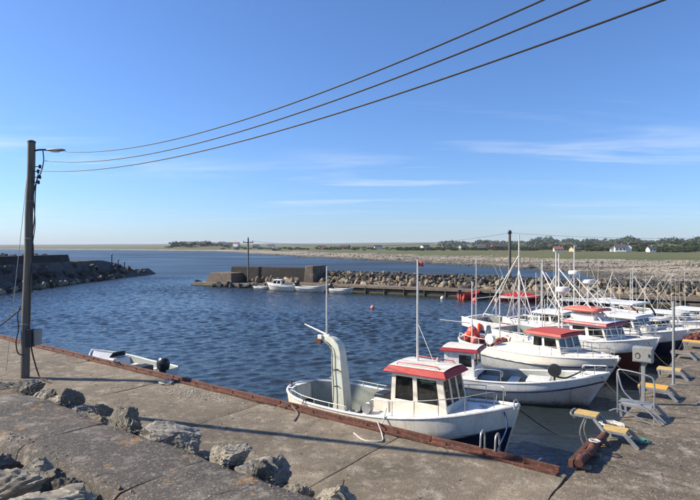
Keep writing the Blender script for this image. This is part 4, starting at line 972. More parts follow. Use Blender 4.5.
def wheelhouse_boat(bow, stern, label, name='wheelhouse_boat', B=3.0, sheer=(1.15, 1.05, 1.55), low='antifoul', top='white', rub='blackstripe', roof='red', rooftop='white', fly=None, cabx=(0.2, 2.3), cabz=(1.15, 2.35), cabw=0.95, well=(0.03, 0.45), wellz=0.45, band=0.55, wall='white', sides=((0.08, 0.46), (0.55, 0.95)), fore='white', rigs=(), th=0.14, stern_t='transom', rails=True, radars=()):
    bow = Vector(bow); stern = Vector(stern); L = (bow - stern).length
    root = thing(name, label, 'boat', (bow + stern) / 2, heading(bow, stern))
    h = Hull(L, B, sheer[0], sheer[1], sheer[2], -0.5, us=0.3, um=0.5, stern=stern_t, tw=0.82, rake=0.8, fine=2.5, band=band, low=low, top=top, rail='white', rub=rub, well=well, wellz=wellz, deck='darkdeck', fore=fore, inner='well_grey')
    h.build(root)
    gr = random.Random(int(bow.x * 97)); wc = -L / 2 + L * (well[0] + well[1]) / 2
    for k in range(5):
        w_, d_, q_ = gr.uniform(0.35, 0.7), gr.uniform(0.3, 0.55), gr.uniform(0.25, 0.6); mb = MB(); mb.box((wc + gr.uniform(-1.3, 1.3), gr.uniform(-0.8, 0.8), wellz + q_ / 2), (w_, d_, q_), gr.uniform(-0.3, 0.3)); mb.build('deck_crate', gr.choice(('darkmetal', 'tub_blue', 'greydeck', 'orange_red', 'wood')), root, bevel=0.02)
    for k in range(2):
        zt = gr.uniform(3.4, 5.0); mb = MB(); xx = lerp(cabx[0], cabx[1], gr.random()); yy = gr.uniform(-0.6, 0.6); mb.tube([(xx, yy, cabz[1]), (xx + gr.uniform(-0.1, 0.1), yy, zt)], [0.014, 0.006], 5); mb.build('whip_aerial', 'mast', root)
    cabin(root, cabx[0], cabx[1], cabw, cabw * 0.94, cabz[0], cabz[1], 0.02, 0.3, wall, sides, 3, hw=(0.42, 0.90), roof=roof, top=rooftop, ov=0.12, ovf=0.24, ova=0.3, th=th, flare=0.06)
    if fly:
        x0, x1, w, z0, z1, col = fly
        mb = MB(); mb.box(((x0 + x1) / 2, 0, (z0 + cabz[1]) / 2 + th / 2 + 0.08), (x1 - x0, w * 1.6, z0 - cabz[1] + 0.0)); mb.build('upper_coaming', 'white', root, bevel=0.05)
        for sx in (x0 + 0.12, x1 - 0.12):
            for sy in (-w * 0.75, w * 0.75): mb = MB(); mb.tube([(sx, sy, z0), (sx, sy, z1)], 0.03, 6); mb.build('upper_post', 'white', root)
        mb = MB(); rr = []
        for i in range(7):
            q = i / 6; x = lerp(x0 - 0.25, x1 + 0.25, q); e = math.sin(math.pi * (0.12 + 0.76 * q)); rr.append([(x, (w + 0.12) * (-1 + 2 * j / 10) * (0.8 + 0.2 * e), z1 + 0.10 * e * (1 - (-1 + 2 * j / 10) ** 2)) for j in range(11)])
        mb.loft(rr, closed=False, cap0=False, cap1=False); o = mb.build('upper_roof', col, root); so = o.modifiers.new('solid', 'SOLIDIFY'); so.thickness = 0.10; so.offset = 1
    if rails: rail(root, h, 0.6, 0.975, 0.55, 6, 0.016, 'alu', (1.0, 0.5), (1, -1), 0.10)
    for g in rigs: rig(root, *g)
    for g in radars: radar(root, *g)
    cleat(root, (L / 2 - 0.9, 0, sheer[2] - 0.1))
    for k in range(5):
        xa_ = gr.uniform(-2.6, 0.6); za_ = gr.uniform(2.8, 4.6); stay(root, (xa_, gr.uniform(-0.3, 0.3), za_), (xa_ + gr.choice((-1, 1)) * gr.uniform(1.0, 2.4), gr.uniform(-1.0, 1.0), 1.05), gr.choice((0.008, 0.012, 0.024)), 'mast', 'stay')
    for k in range(2):
        xx = gr.uniform(-3.0, -0.6); yy = gr.choice((-1.05, 1.05)); mast(root, xx, yy, 0.8, gr.uniform(2.6, 4.2), 0.022, 'mast', 'gallows_post')
    for k in range(3):
        p_ = h.pt(0.2 + 0.2 * k, h.sheer(0.2 + 0.2 * k), -1, -0.12); fb = MB(); fb.lathe([(0.03, -0.3), (0.10, -0.24), (0.12, 0.0), (0.10, 0.22), (0.03, 0.28)], 10, p_ - Vector((0, 0, 0.35))); fb.build('fender', gr.choice(('buoy', 'white', 'blackstripe')), root)
    return root, h

b4, b4h = wheelhouse_boat((13.4, 22.9, 0), (8.4, 29.6, 0), 'white wheelhouse boat with bright red roof edge, salmon upper roof and maroon hull', B=3.1, sheer=(1.2, 1.1, 1.65), cabx=(0.5, 2.4), cabz=(1.1, 1.98), cabw=0.92, roof='darkred', rooftop='white', fly=(0.3, 1.5, 0.6, 2.28, 2.55, 'salmon'), rigs=(), radars=((-0.35, -0.1, 3.35, 0.33, 0.26),))
# A-frame rig on its wheelhouse
mast(b4, -0.6, 0.0, 1.1, 5.25, 0.045, 'mast', 'mast'); stay(b4, (-0.6, 0, 4.5), (1.9, 0.35, 2.1), 0.03, 'mast', 'rig_leg'); stay(b4, (-0.6, 0, 4.5), (1.9, -0.45, 2.1), 0.03, 'mast', 'rig_leg')
mast(b4, -0.35, -0.1, 1.1, 3.34, 0.04, 'mast', 'radar_post')
mast(b4, -2.2, -1.0, 1.0, 3.9, 0.03, 'mast', 'gallows_post'); mast(b4, -2.2, 1.0, 1.0, 4.9, 0.03, 'mast', 'gallows_post'); stay(b4, (-2.2, 1.0, 4.3), (0.2, -0.9, 2.4), 0.03, 'mast', 'rig_leg'); stay(b4, (-2.2, -1.0, 2.4), (-2.2, 1.0, 2.4), 0.025, 'mast', 'crossbar')

# --- boat with the tall tripod rig lying beyond the cream decked boat (only upper works show)
b5, b5h = wheelhouse_boat((13.2, 28.6, 0), (8.0, 34.5, 0), 'white netting boat with tall mast and splayed rig legs behind the cream boat', B=2.9, sheer=(1.15, 1.0, 1.5), low='blue', cabx=(1.1, 2.7), cabz=(1.1, 1.85), cabw=0.85, roof='white', rooftop='white', stern_t='transom', th=0.10)
mast(b5, -0.6, 0, 0.9, 6.35, 0.055, 'mast', 'mast'); 
for (a, b) in (((-0.6, 0, 5.1), (-2.6, -0.9, 1.2)), ((-0.6, 0, 4.2), (-2.0, 0.9, 1.0)), ((-0.6, 0, 4.2), (0.9, -0.8, 1.1))): stay(b5, a, b, 0.035, 'mast', 'rig_leg')
mast(b5, -2.9, -1.1, 1.0, 4.9, 0.03, 'mast', 'gallows_post'); mast(b5, -2.9, 1.1, 1.0, 3.4, 0.03, 'mast', 'gallows_post'); stay(b5, (-2.9, -1.1, 2.4), (-2.9, 1.1, 2.4), 0.03, 'mast', 'crossbar')

b6, b6h = wheelhouse_boat((15.6, 28.2, 0), (10.6, 34.4, 0), 'white boat with short mast and tripod legs between two taller rigs', B=2.8, sheer=(1.1, 1.0, 1.45), low='navy', cabx=(0.2, 1.9), cabz=(1.05, 2.0), cabw=0.85, roof='white', rooftop='white', th=0.10)
mast(b6, -1.0, 0, 0.9, 5.3, 0.05, 'mast', 'mast')
for (a, b) in (((-1.0, 0, 3.9), (-2.3, -0.8, 1.0)), ((-1.0, 0, 3.9), (0.1, 0.8, 1.9)), ((-1.0, 0, 3.0), (-2.2, 0.8, 1.0))): stay(b6, a, b, 0.032, 'mast', 'rig_leg')
mast(b6, -2.6, 1.0, 0.9, 4.6, 0.025, 'mast', 'gallows_post')

b7, b7h = wheelhouse_boat((16.4, 25.6, 0), (11.6, 32.0, 0), 'white boat with twin radar domes and raked rig beside the maroon hulled boat', B=3.0, sheer=(1.15, 1.05, 1.6), low='navy', cabx=(-0.2, 2.0), cabz=(1.1, 1.95), cabw=0.95, roof='white', rooftop='white', th=0.10, radars=((-1.1, 0.0, 3.55, 0.32, 0.24), (-1.7, -0.4, 4.05, 0.32, 0.22)))
mast(b7, -1.1, 0, 1.0, 3.54, 0.045, 'mast', 'mast'); mast(b7, -1.7, -0.4, 1.0, 5.7, 0.04, 'mast', 'mast')
stay(b7, (-1.7, -0.4, 4.0), (0.6, -0.8, 2.0), 0.025, 'mast', 'rig_leg'); stay(b7, (-1.7, -0.4, 4.0), (0.6, 0.6, 2.0), 0.025, 'mast', 'rig_leg')
b8, b8h = wheelhouse_boat((18.9, 27.3, 0), (13.9, 34.2, 0), 'grey-white boat with long flat white canopy roof and black screen frame', B=2.9, sheer=(1.05, 0.98, 1.45), low='greyhull', top='white', cabx=(0.5, 1.9), cabz=(1.0, 1.55), cabw=0.85, roof='white', rooftop='white', th=0.08)
# open canopy aft of the wheelhouse
for sx in (-1.6, 0.2):
    for sy in (-0.85, 0.85): mast(b8, sx, sy, 0.6, 2.28, 0.03, 'mast', 'canopy_post')
mb = MB(); mb.box((-0.75, 0, 2.34), (2.5, 2.0, 0.12)); mb.build('canopy_roof', 'white', b8, bevel=0.04)
for sy in (-0.9, 0.9): mb = MB(); mb.tube(curve([(0.35, sy, 2.25), (0.75, sy, 1.9), (1.0, sy, 1.2)], 5), 0.05, 8); mb.build('screen_frame', 'blackstripe', b8)
mast(b8, -0.2, 0.4, 2.3, 4.4, 0.02, 'mast', 'aerial')
mb = MB(); mb.lathe([(0.02, 0), (0.2, 0.05), (0.26, 0.22), (0.2, 0.4), (0.06, 0.47), (0, 0.475)], 16, (2.2, -0.5, 1.25)); mb.build('satellite_dome', 'white', b7)

b9, b9h = wheelhouse_boat((21.5, 30.6, 0), (17.0, 37.2, 0), 'long low white boat with dark stripe and no mast near the quay end', B=2.6, sheer=(1.0, 0.95, 1.35), low='white', top='white', cabx=(0.4, 2.2), cabz=(0.95, 1.5), cabw=0.8, roof='white', rooftop='white', th=0.08, rails=True)
b10, b10h = wheelhouse_boat((24.6, 33.2, 0), (19.6, 39.6, 0), 'low white boat furthest along the quay, beside the blue tubs', B=2.6, sheer=(1.15, 1.05, 1.4), low='white', top='white', cabx=(0.6, 2.2), cabz=(1.0, 1.45), cabw=0.8, roof='white', rooftop='white', th=0.08, rails=False)

# --- small dinghy at the quay with a black outboard
def outboard(root, x, z, y=0.0, s=1.0, tilt=0.0, m='motor'):
    mb = MB(); rings = []
    for (zz, w, d, ox) in ((0.0, 0.14, 0.20, 0), (0.05, 0.20, 0.28, 0), (0.22, 0.22, 0.32, 0.0), (0.36, 0.20, 0.30, 0.01), (0.45, 0.12, 0.2, 0.03)):
        rings.append([(x + s * (ox - 0.12 + d * 0.9 * math.cos(2 * math.pi * j / 12)), y + s * w * math.sin(2 * math.pi * j / 12), z + s * zz) for j in range(12)])
    mb.loft(rings); o = mb.build('outboard_motor', m, root)
    mb = MB(); mb.bar((x - 0.15 * s, y, z + 0.02), (x - 0.2 * s, y, z - 0.75 * s), 0.10 * s, 0.14 * s, (1, 0, 0)); mb.bar((x - 0.32 * s, y, z - 0.6 * s), (x - 0.08 * s, y, z - 0.6 * s), 0.16 * s, 0.02); mb.build('motor_leg', 'darkmetal', o, bevel=0.01)
    mb = MB(); mb.bar((x + 0.05, y, z + 0.02), (x + 0.05, y, z - 0.22), 0.2 * s, 0.10 * s, (1, 0, 0)); mb.build('clamp', 'galv', o)
def dinghy(loc, rz, label, L=4.6, B=1.75, low='white', name='dinghy', console=False, screen=False, motor=True, group=None, ms=1.0, sheer=(0.50, 0.48, 0.72)):
    root = thing(name, label, 'boat', loc, rz, group)
    h = Hull(L, B, sheer[0], sheer[1], sheer[2], -0.22, us=0.3, um=0.5, stern='transom', tw=0.85, rake=0.5, fine=2.4, band=0.16, low=low, top='white', rail='greyhull', rub='greydeck', well=(0.015, 0.66), wellz=0.18, deck='greydeck', fore='greyhull', inner='well_grey', thick=0.10, stripe=0.018)
    h.build(root)
    for x in (-L * 0.22, L * 0.06): mb = MB(); mb.box((x, 0, 0.36), (0.28, B * 0.84, 0.05)); mb.build('thwart', 'white', root, bevel=0.01)
    if console:
        mb = MB(); mb.loft([[(0.1, -0.42, 0.18), (0.75, -0.42, 0.18), (0.75, 0.42, 0.18), (0.1, 0.42, 0.18)], [(0.2, -0.38, 0.80), (0.6, -0.38, 0.80), (0.6, 0.38, 0.80), (0.2, 0.38, 0.80)]]); mb.build('console', 'white', root, bevel=0.04)
        mb = MB(); mb.loft([[(0.52, -0.36, 0.81), (0.62, -0.36, 0.81), (0.62, 0.36, 0.81), (0.52, 0.36, 0.81)], [(0.34, -0.30, 1.06), (0.37, -0.30, 1.06), (0.37, 0.30, 1.06), (0.34, 0.30, 1.06)]]); mb.build('windscreen', 'glass', root, bevel=0.01)
    if motor: outboard(root, -L / 2 - 0.02, sheer[0] + 0.06, 0, ms)
    return root
c = Q(-18.9, 1.55); dg = dinghy((c.x, c.y, -0.06), UA + math.pi, 'small white boat with black outboard lying just off the quay lip', 5.4, 2.0, console=True, ms=1.1, sheer=(0.62, 0.58, 0.85))
mb = MB(); mb.box((-1.3, 0.1, 0.50), (0.6, 1.0, 0.3)); mb.build('seat_box', 'blackstripe', dg, bevel=0.05)

# ------------------------------------------------------------------ boarding steps on the side quay
def boarding_step(t, treads, label, mat_, legs=True, handrail=False, outw=0.0, name='boarding_step', group=None):
    """treads: list of (along t, p outward offset, height above quay, size p, size t); local x = away along quay, y = towards water"""
    root = thing(name, label, 'boarding step', RQ(t, 0, ZQ), VA, group)
    for k, (x, y, z, sp_, st_) in enumerate(treads):
        mb = MB(); nb_ = 4
        mb.box((x, y, z + 0.012), (st_, sp_, 0.06)); tr = mb.build('tread', mat_, root, bevel=0.008)
        mb = MB()
        for sx in (-1, 1): mb.bar((x + sx * (st_ / 2 + 0.018), y - sp_ / 2, z - 0.015), (x + sx * (st_ / 2 + 0.018), y + sp_ / 2, z - 0.02), 0.03, 0.055)
        mb.build('side_frame', 'alu', root)
    x, y, z, sp_, st_ = treads[-1]
    for sx in (-1, 1):
        mb = MB(); mb.bar((x + sx * (st_ / 2 + 0.05), y - sp_ / 2 + 0.02, z), (x + sx * (st_ / 2 + 0.05), y - sp_ / 2 - max(0.12, z * 0.9), 0.0), 0.03, 0.09, (0, 1, 0.6)); mb.build('leg', 'alu', root)
        mb = MB(); mb.bar((x + sx * (st_ / 2 + 0.05), y + sp_ / 2 - 0.06, z), (x + sx * (st_ / 2 + 0.05), y + sp_ / 2 - 0.10, max(0.0, -0.0) if y < 0.1 else -0.3), 0.03, 0.06, (0, 1, 0.2)); mb.build('leg', 'alu', root)
    if len(treads) > 1:
        a = treads[0]
        for sx in (-1, 1):
            mb = MB(); mb.bar((x + sx * (st_ / 2 + 0.05), y + sp_ / 2 - 0.05, z - 0.02), (a[0] + sx * (a[4] / 2 + 0.05), a[1] - a[3] / 2 + 0.05, a[2] - 0.02), 0.03, 0.08); mb.build('stringer', 'alu', root)
        mb = MB(); mb.tube(curve([(a[0] - a[4] / 2, a[1] + a[3] / 2 - 0.02, a[2] - 0.1), (a[0] - a[4] / 2, a[1] + a[3] / 2 + 0.08, a[2]), (a[0] + a[4] / 2, a[1] + a[3] / 2 + 0.08, a[2] + 0.02), (a[0] + a[4] / 2, a[1] + a[3] / 2 - 0.02, a[2] - 0.1)], 5), 0.022, 8); mb.build('nosing_tube', 'alu', root)
        for sx in (-1, 1):
            mb = MB(); mb.tube(curve([(a[0] + sx * a[4] / 2, a[1], a[2] - 0.03), (a[0] + sx * a[4] / 2, a[1] + 0.12, a[2] - 0.45), (a[0] + sx * a[4] / 2, a[1] - 0.02, a[2] - 0.85)], 5), 0.018, 6); mb.build('hook_tube', 'alu', root)
    if handrail:
        x, y, z, sp_, st_ = treads[0]; xe = x - st_ / 2 - 0.03; yi, yo = y - sp_ / 2, y + sp_ / 2
        mb = MB(); mb.tube(curve([(xe, yo, z - 0.25), (xe, yo, z + 0.4), (xe, yo, z + 0.86), (xe, yo - 0.15, z + 0.93), (xe, yi + 0.1, z + 0.86), (xe, yi - 0.05, z + 0.72), (xe, yi - 0.06, z + 0.2), (xe, yi - 0.06, -0.0)], 6), 0.020, 8); mb.build('handrail', 'alu', root)
        mb = MB(); mb.tube(curve([(xe - 0.04, yo, z + 0.9), (xe - 0.12, yo - 0.2, z + 0.35), (xe - 0.22, yi, 0.28), (xe - 0.26, yi - 0.25, 0.02)], 6), 0.020, 8); mb.build('brace_tube', 'alu', root)
        mb = MB(); mb.tube(curve([(xe - 0.5, yo + 0.1, z - 0.1), (xe - 0.4, yo - 0.15, z - 0.05), (xe - 0.35, yi, 0.05), (xe - 0.35, yi - 0.1, 0.0)], 6), 0.020, 8); mb.build('foot_tube', 'alu', root)
    return root
boarding_step(2.55, [(0.25, 0.40, 0.46, 0.52, 0.36), (0.0, -0.30, 0.28, 0.52, 0.36)], 'folded boarding step of two tan treads hanging over the quay corner', 'tread_tan')
boarding_step(4.95, [(0.0, -0.30, 0.34, 0.82, 0.46)], 'grey boarding platform with bent aluminium handrail below the power cabinet', 'galv', handrail=True)
boarding_step(7.45, [(0.0, -0.32, 0.30, 0.78, 0.46)], 'bright yellow boarding step behind the power cabinet', 'tread_yellow')
boarding_step(10.6, [(0.0, -0.32, 0.26, 0.72, 0.46)], 'dull tan boarding step beside the slim grey post', 'tread_tan')
boarding_step(17.4, [(0.0, -0.32, 0.30, 0.74, 0.46)], 'orange-brown boarding step at the far end with clutter behind', 'tread_yellow')
boarding_step(14.6, [(0.0, -0.20, 0.24, 0.70, 0.40)], 'weathered wooden boarding step beyond the slim post', 'wood')

def power_cabinet():
    root = thing('power_cabinet', 'grey metal power cabinet on a square post beside the boarding steps', 'power cabinet', RQ(6.4, 0.22, ZQ), VA)
    mb = MB(); mb.box((0, 0, 0.62), (0.10, 0.10, 1.24)); mb.box((0, 0, 0.01), (0.24, 0.24, 0.02)); mb.build('post', 'galv', root, bevel=0.006)
    # cabinet faces the quay's near end
    mb = MB(); mb.box((-0.02, 0.0, 1.45), (0.26, 0.52, 0.44)); c_ = mb.build('cabinet', 'box_grey', root, bevel=0.012)
    mb = MB(); mb.box((-0.156, 0, 1.45), (0.012, 0.46, 0.38)); d_ = mb.build('door', 'box_grey', root, bevel=0.005)
    mb = MB(); mb.loft([[(-0.165, 0.12 + 0.07 * math.cos(q), 1.42 + 0.09 * math.sin(q)) for q in [math.pi * 2 * j / 16 for j in range(16)]], [(-0.168, 0.12 + 0.07 * math.cos(q), 1.42 + 0.09 * math.sin(q)) for q in [math.pi * 2 * j / 16 for j in range(16)]]]); mb.build('emblem', 'rust_dark', d_)
    mb = MB(); mb.loft([[(-0.169, 0.12 + 0.045 * math.cos(q), 1.405 + 0.06 * math.sin(q)) for q in [math.pi * 2 * j / 16 for j in range(16)]], [(-0.171, 0.12 + 0.045 * math.cos(q), 1.405 + 0.06 * math.sin(q)) for q in [math.pi * 2 * j / 16 for j in range(16)]]]); mb.build('emblem_centre', 'box_grey', d_)
    mb = MB(); mb.box((-0.17, -0.17, 1.45), (0.03, 0.03, 0.09)); mb.build('handle', 'darkmetal', d_)
    mb = MB(); mb.tube(curve([(0.0, 0.06, 1.2), (0.02, 0.10, 0.8), (0.0, 0.07, 0.3), (-0.05, 0.12, 0.02)], 5), 0.016, 6); mb.build('supply_cable', 'cable', root)
power_cabinet()
def slim_post(p, h, label):
    root = thing('slim_post', label, 'post', p)
    mb = MB(); mb.tube([(0, 0, -0.05), (0, 0, h)], [0.045, 0.04], 10); mb.build('post', 'galv', root)
    mb = MB(); mb.lathe([(0.10, 0), (0.10, 0.015), (0.05, 0.03)], 12); mb.build('base_plate', 'galv', root)
    mb = MB(); mb.lathe([(0.05, 0), (0.05, 0.03), (0, 0.06)], 10, (0, 0, h - 0.01)); mb.build('cap', 'galv', root)
slim_post(RQ(9.4, 0.6, ZQ), 2.75, 'slim grey steel post standing between two boarding steps')

# ladders over the lip near the bow of the near boat
def ladder(s, label):
    root = thing('quay_ladder', label, 'ladder', Q(s, 0.22, ZQ), UA)
    mb = MB()
    for x in (-0.17, 0.17): mb.tube(curve([(x, 0, -1.7), (x, 0, 0.05), (x, -0.01, 0.36), (x, -0.10, 0.47), (x, -0.22, 0.40), (x, -0.26, 0.14)], 6), 0.022, 8)
    mb.build('side_rails', 'alu', root)
    for k in range(6): r_ = MB(); r_.tube([(-0.17, 0, -0.1 - k * 0.28), (0.17, 0, -0.1 - k * 0.28)], 0.016, 6); r_.build('rung', 'alu', root)
ladder(-1.72, 'aluminium quay ladder with twin hoops beside the bow of the cream boat')

# ------------------------------------------------------------------ ropes, debris, rods on the quay
g_r = 'mooring ropes of the near boat'
E = lambda s, o=-0.1, z=0.22: Q(s, o, ZQ + z)
W1 = lambda p: world_of(nb, p)
rope([W1((0.62, -1.22, 1.42)), W1((0.60, -1.33, 1.15)), E(-4.62, 0.12, 0.05), E(-4.55, -0.14, 0.2), E(-4.3, -0.35, 0.03), E(-4.05, -0.75, 0.02), E(-4.4, -0.95, 0.02), E(-4.9, -0.7, 0.02)], 0.016, 'rope_white', 'pale rope from the wheelhouse rail looped onto the quay')
rope([W1((-2.2, -1.25, 1.2)), W1((-2.25, -1.35, 0.95)), E(-7.45, 0.0, 0.1), E(-7.4, -0.2, 0.12), E(-7.0, -0.4, 0.02), E(-6.7, -0.9, 0.02)], 0.016, 'rope_brown', 'brown stern rope from the near boat over the rail')
rope([W1((-2.15, -1.26, 1.2)), W1((-2.05, -1.36, 0.95)), E(-7.3, 0.0, 0.1), E(-7.55, -0.2, 0.16), E(-7.9, -0.45, 0.02)], 0.014, 'rope_brown', 'second brown rope doubled beside the stern rope')
rope([W1((-0.9, -1.26, 1.08)), W1((-0.85, -1.34, 0.8)), W1((-0.8, -1.36, 0.3))], 0.014, 'rope_brown', 'thin fender line hanging amidships on the near boat')
rope([W1((3.35, -0.2, 1.62)), W1((3.5, -0.35, 1.25)), W1((3.35, -0.6, 0.6)), Q(-1.25, 0.5, 0.55), E(-0.55, 0.0, 0.2)], 0.020, 'rope_blue', 'dark bow rope hanging from the stem to the quay lip')
rope([W1((3.45, 0.15, 1.66)), Vector((5.2, 13.3, 0.9)), RQ(2.0, 0.1, ZQ + 0.25)], 0.014, 'rope_black', 'thin black line from the bow to the corner quay')
float_buoy(W1((0.68, -1.42, 0.66)), 0.10, 'rope_blue', 'small blue fender hanging from the pale rope')
bw2 = lambda p: world_of(ob, p)
rope(sag(bw2((3.2, 0, 1.15)), RQ(6.0, 0.3, ZQ + 0.05), 0.25), 0.016, 'rope_black', 'bow line of the pale grey open boat to the quay', n=2)
rope(sag(world_of(db, (3.6, 0, 1.25)), RQ(8.2, 0.3, ZQ + 0.05), 0.25), 0.016, 'rope_black', 'bow line of the cream decked boat to the quay', n=2)
rope(sag(world_of(b4, (3.6, 0, 1.6)), RQ(12.0, 0.3, ZQ + 0.05), 0.25), 0.016, 'rope_black', 'bow line of the maroon hulled boat to the quay', n=2)
# coiled ropes along the rail
def coil(p, r, m, label, turns=4, h=0.02):
    pts = []
    for k in range(turns * 12):
        a = k * math.pi / 6; rr = r * (0.55 + 0.45 * (k / (turns * 12))) * (1 + 0.12 * math.sin(a * 2.7 + k)); pts.append(Vector(p) + Vector((rr * math.cos(a), rr * math.sin(a), h + 0.012 * (k % 12) / 12 + 0.01 * (k // 12))))
    mb = MB(); mb.tube(pts, 0.014, 5); o = mb.build('rope_coil', m); tag(o, label, 'rope')
coil(Q(-12.8, -0.55, ZQ), 0.24, 'rope_white', 'tangled pale rope beside the rail near the dinghy')
coil(Q(-16.7, -0.10, ZQ + 0.10), 0.15, 'rope_brown', 'brown rope knot on the rail above the dinghy')
coil(RQ(2.9, 0.75, ZQ), 0.22, 'rope_green', 'green net twine scattered below the folded boarding step', 3)
coil(RQ(3.6, -0.0, ZQ + 0.02), 0.30, 'rope_white', 'white rope pile under the folded boarding step', 5)
coil(RQ(1.4, 0.12, ZQ + 0.28), 0.13, 'rope_white', 'white rope end lying on the corner rail', 2)
for (s, o, hgt, lab, lean) in ((-5.0, -4.72, 0.52, 'bent rusty wire sticking up beside the ridged boulder', 0.25), (-2.55, -4.35, 0.75, 'straight rusty rod standing behind the pointed boulder', 0.08)):
    p = Q(s, o, ZQ); mb = MB(); mb.tube(curve([p - Vector((0, 0, 0.05)), p + Vector((lean * 0.3, 0, hgt * 0.6)), p + Vector((lean, 0.05, hgt)), ] + ([p + Vector((lean + 0.22, 0.0, hgt * 0.45))] if lean > 0.1 else []), 5), 0.014, 6); o_ = mb.build('rusty_rod', 'rust_dark'); tag(o_, lab, 'rod')
# shells and dried weed by the rail, and grit all over
def scatter(name, m, label, n, pos, size, flat=0.35, seed=1):
    rg = np.random.default_rng(seed); base = np.array([[1, 0, 0], [-1, 0, 0], [0, 1, 0], [0, -1, 0], [0, 0, 1], [0, 0, -0.5]], float)
    fc = np.array([[0, 2, 4], [2, 1, 4], [1, 3, 4], [3, 0, 4], [2, 0, 5], [1, 2, 5], [3, 1, 5], [0, 3, 5]])
    vs = []; fs = []
    for k in range(n):
        p = pos(rg); s = size(rg); a = rg.uniform(0, 6.28); b = base * (s * rg.uniform(0.6, 1.4, 3)); b[:, 2] *= flat * 2
        b += rg.normal(0, s * 0.12, b.shape); ca, sa = math.cos(a), math.sin(a); b = np.stack([b[:, 0] * ca - b[:, 1] * sa, b[:, 0] * sa + b[:, 1] * ca, b[:, 2]], 1) + np.array(p)
        fs.append(fc + 6 * k); vs.append(b)
    me = bpy.data.meshes.new(name); V_ = np.concatenate(vs); F_ = np.concatenate(fs); me.from_pydata(V_.tolist(), [], F_.tolist()); me.update(); me.materials.append(M[m])
    o = bpy.data.objects.new(name, me); COL.objects.link(o); tag(o, label, None, kind='stuff'); return o
def pos_shell(rg):
    q = Q(-11.2 + rg.normal(0, 0.75), -0.8 + rg.normal(0, 0.28), ZQ + 0.010); return (q.x, q.y, q.z)
scatter('shell_litter', 'shell', 'pale shells and rope scraps strewn by the quay rail', 330, pos_shell, lambda rg: 0.008 + 0.022 * rg.random() ** 2, seed=3)
def pos_grit(rg):
    q = Q(rg.uniform(-26, -0.5), -rg.uniform(0.3, 5.0), ZQ + 0.005); return (q.x, q.y, q.z)
scatter('grit', 'quay', 'loose grit and pebbles on the quay slabs', 1500, pos_grit, lambda rg: 0.006 + 0.018 * rg.random() ** 3, seed=4)
def pos_grit2(rg):
    q = RQ(rg.uniform(-1, 16), rg.uniform(0.4, 6.5), ZQ + 0.0); return (q.x, q.y, q.z)
scatter('side_grit', 'quay', 'loose grit and pebbles on the side quay', 1400, pos_grit2, lambda rg: 0.007 + 0.022 * rg.random() ** 3, seed=5)
def pos_grit3(rg):
    q = Q(rg.uniform(-16, 0), -6.35 + (0.95 if rg.random() < 0.5 else -0.45) + rg.normal(0, 0.10), ZQ + 0.99); return (q.x, q.y, q.z)
scatter('parapet_grit', 'rock', 'small stones collected along the parapet edges', 1100, pos_grit3, lambda rg: 0.008 + 0.03 * rg.random() ** 2.5, seed=6)

# fish tubs and clutter at the far end of the side quay
def fish_tub(p, rz, m, label):
    root = thing('fish_tub', label, 'fish tub', p, rz, None)
    mb = MB()
    o1 = [(-0.6, -0.5), (0.6, -0.5), (0.6, 0.5), (-0.6, 0.5)]; sc = lambda k, z: [(x * k, y * k, z) for x, y in o1]
    mb.loft([sc(0.9, 0.1), sc(1.0, 0.68), sc(1.04, 0.68), sc(1.04, 0.76), sc(0.94, 0.76), sc(0.86, 0.16)]); mb.build('tub', m, root, bevel=0.02)
    for y in (-0.36, 0.36): f = MB(); f.box((0, y, 0.05), (1.0, 0.14, 0.10)); f.build('foot', m, root, bevel=0.01)
p = RQ(26.0, 0.45, ZQ); fish_tub(p, VA, 'tub_blue', 'blue fish tub standing on the quay, lower of the stacked pair')
fish_tub(p + Vector((0.02, 0.03, 0.765)), VA + 0.04, 'tub_blue', 'blue fish tub stacked on top of the other')
for k, (t, q_, s) in enumerate(((20.5, 0.4, 0.5), (21.6, 0.7, 0.6), (22.8, 0.5, 0.55), (19.2, 0.25, 0.4))):
    bm = bmesh.new(); bmesh.ops.create_icosphere(bm, subdivisions=4, radius=1)
    for v in bm.verts: v.co *= 1 + 0.3 * mnoise.fractal(v.co * 3 + Vector((k * 3, 0, 0)), 0.7, 2.1, 5)
    me = bpy.data.meshes.new('net_heap'); bm.to_mesh(me); bm.free(); me.materials.append(M['net'] if k % 2 else M['rope_brown'])
    o = bpy.data.objects.new('net_heap', me); COL.objects.link(o); o.location = RQ(t, q_, ZQ + 0.12); o.scale = (s, s * 0.8, 0.3)
    tag(o, ('brown heap of rope', 'red-brown heap of netting', 'larger brown heap of rope', 'small red-brown netting bundle')[k] + (' lying on the side quay before the blue tubs', ' in the middle of the side quay clutter', ' right beside the blue tubs', ' next to the last boarding step')[k], 'net heap')

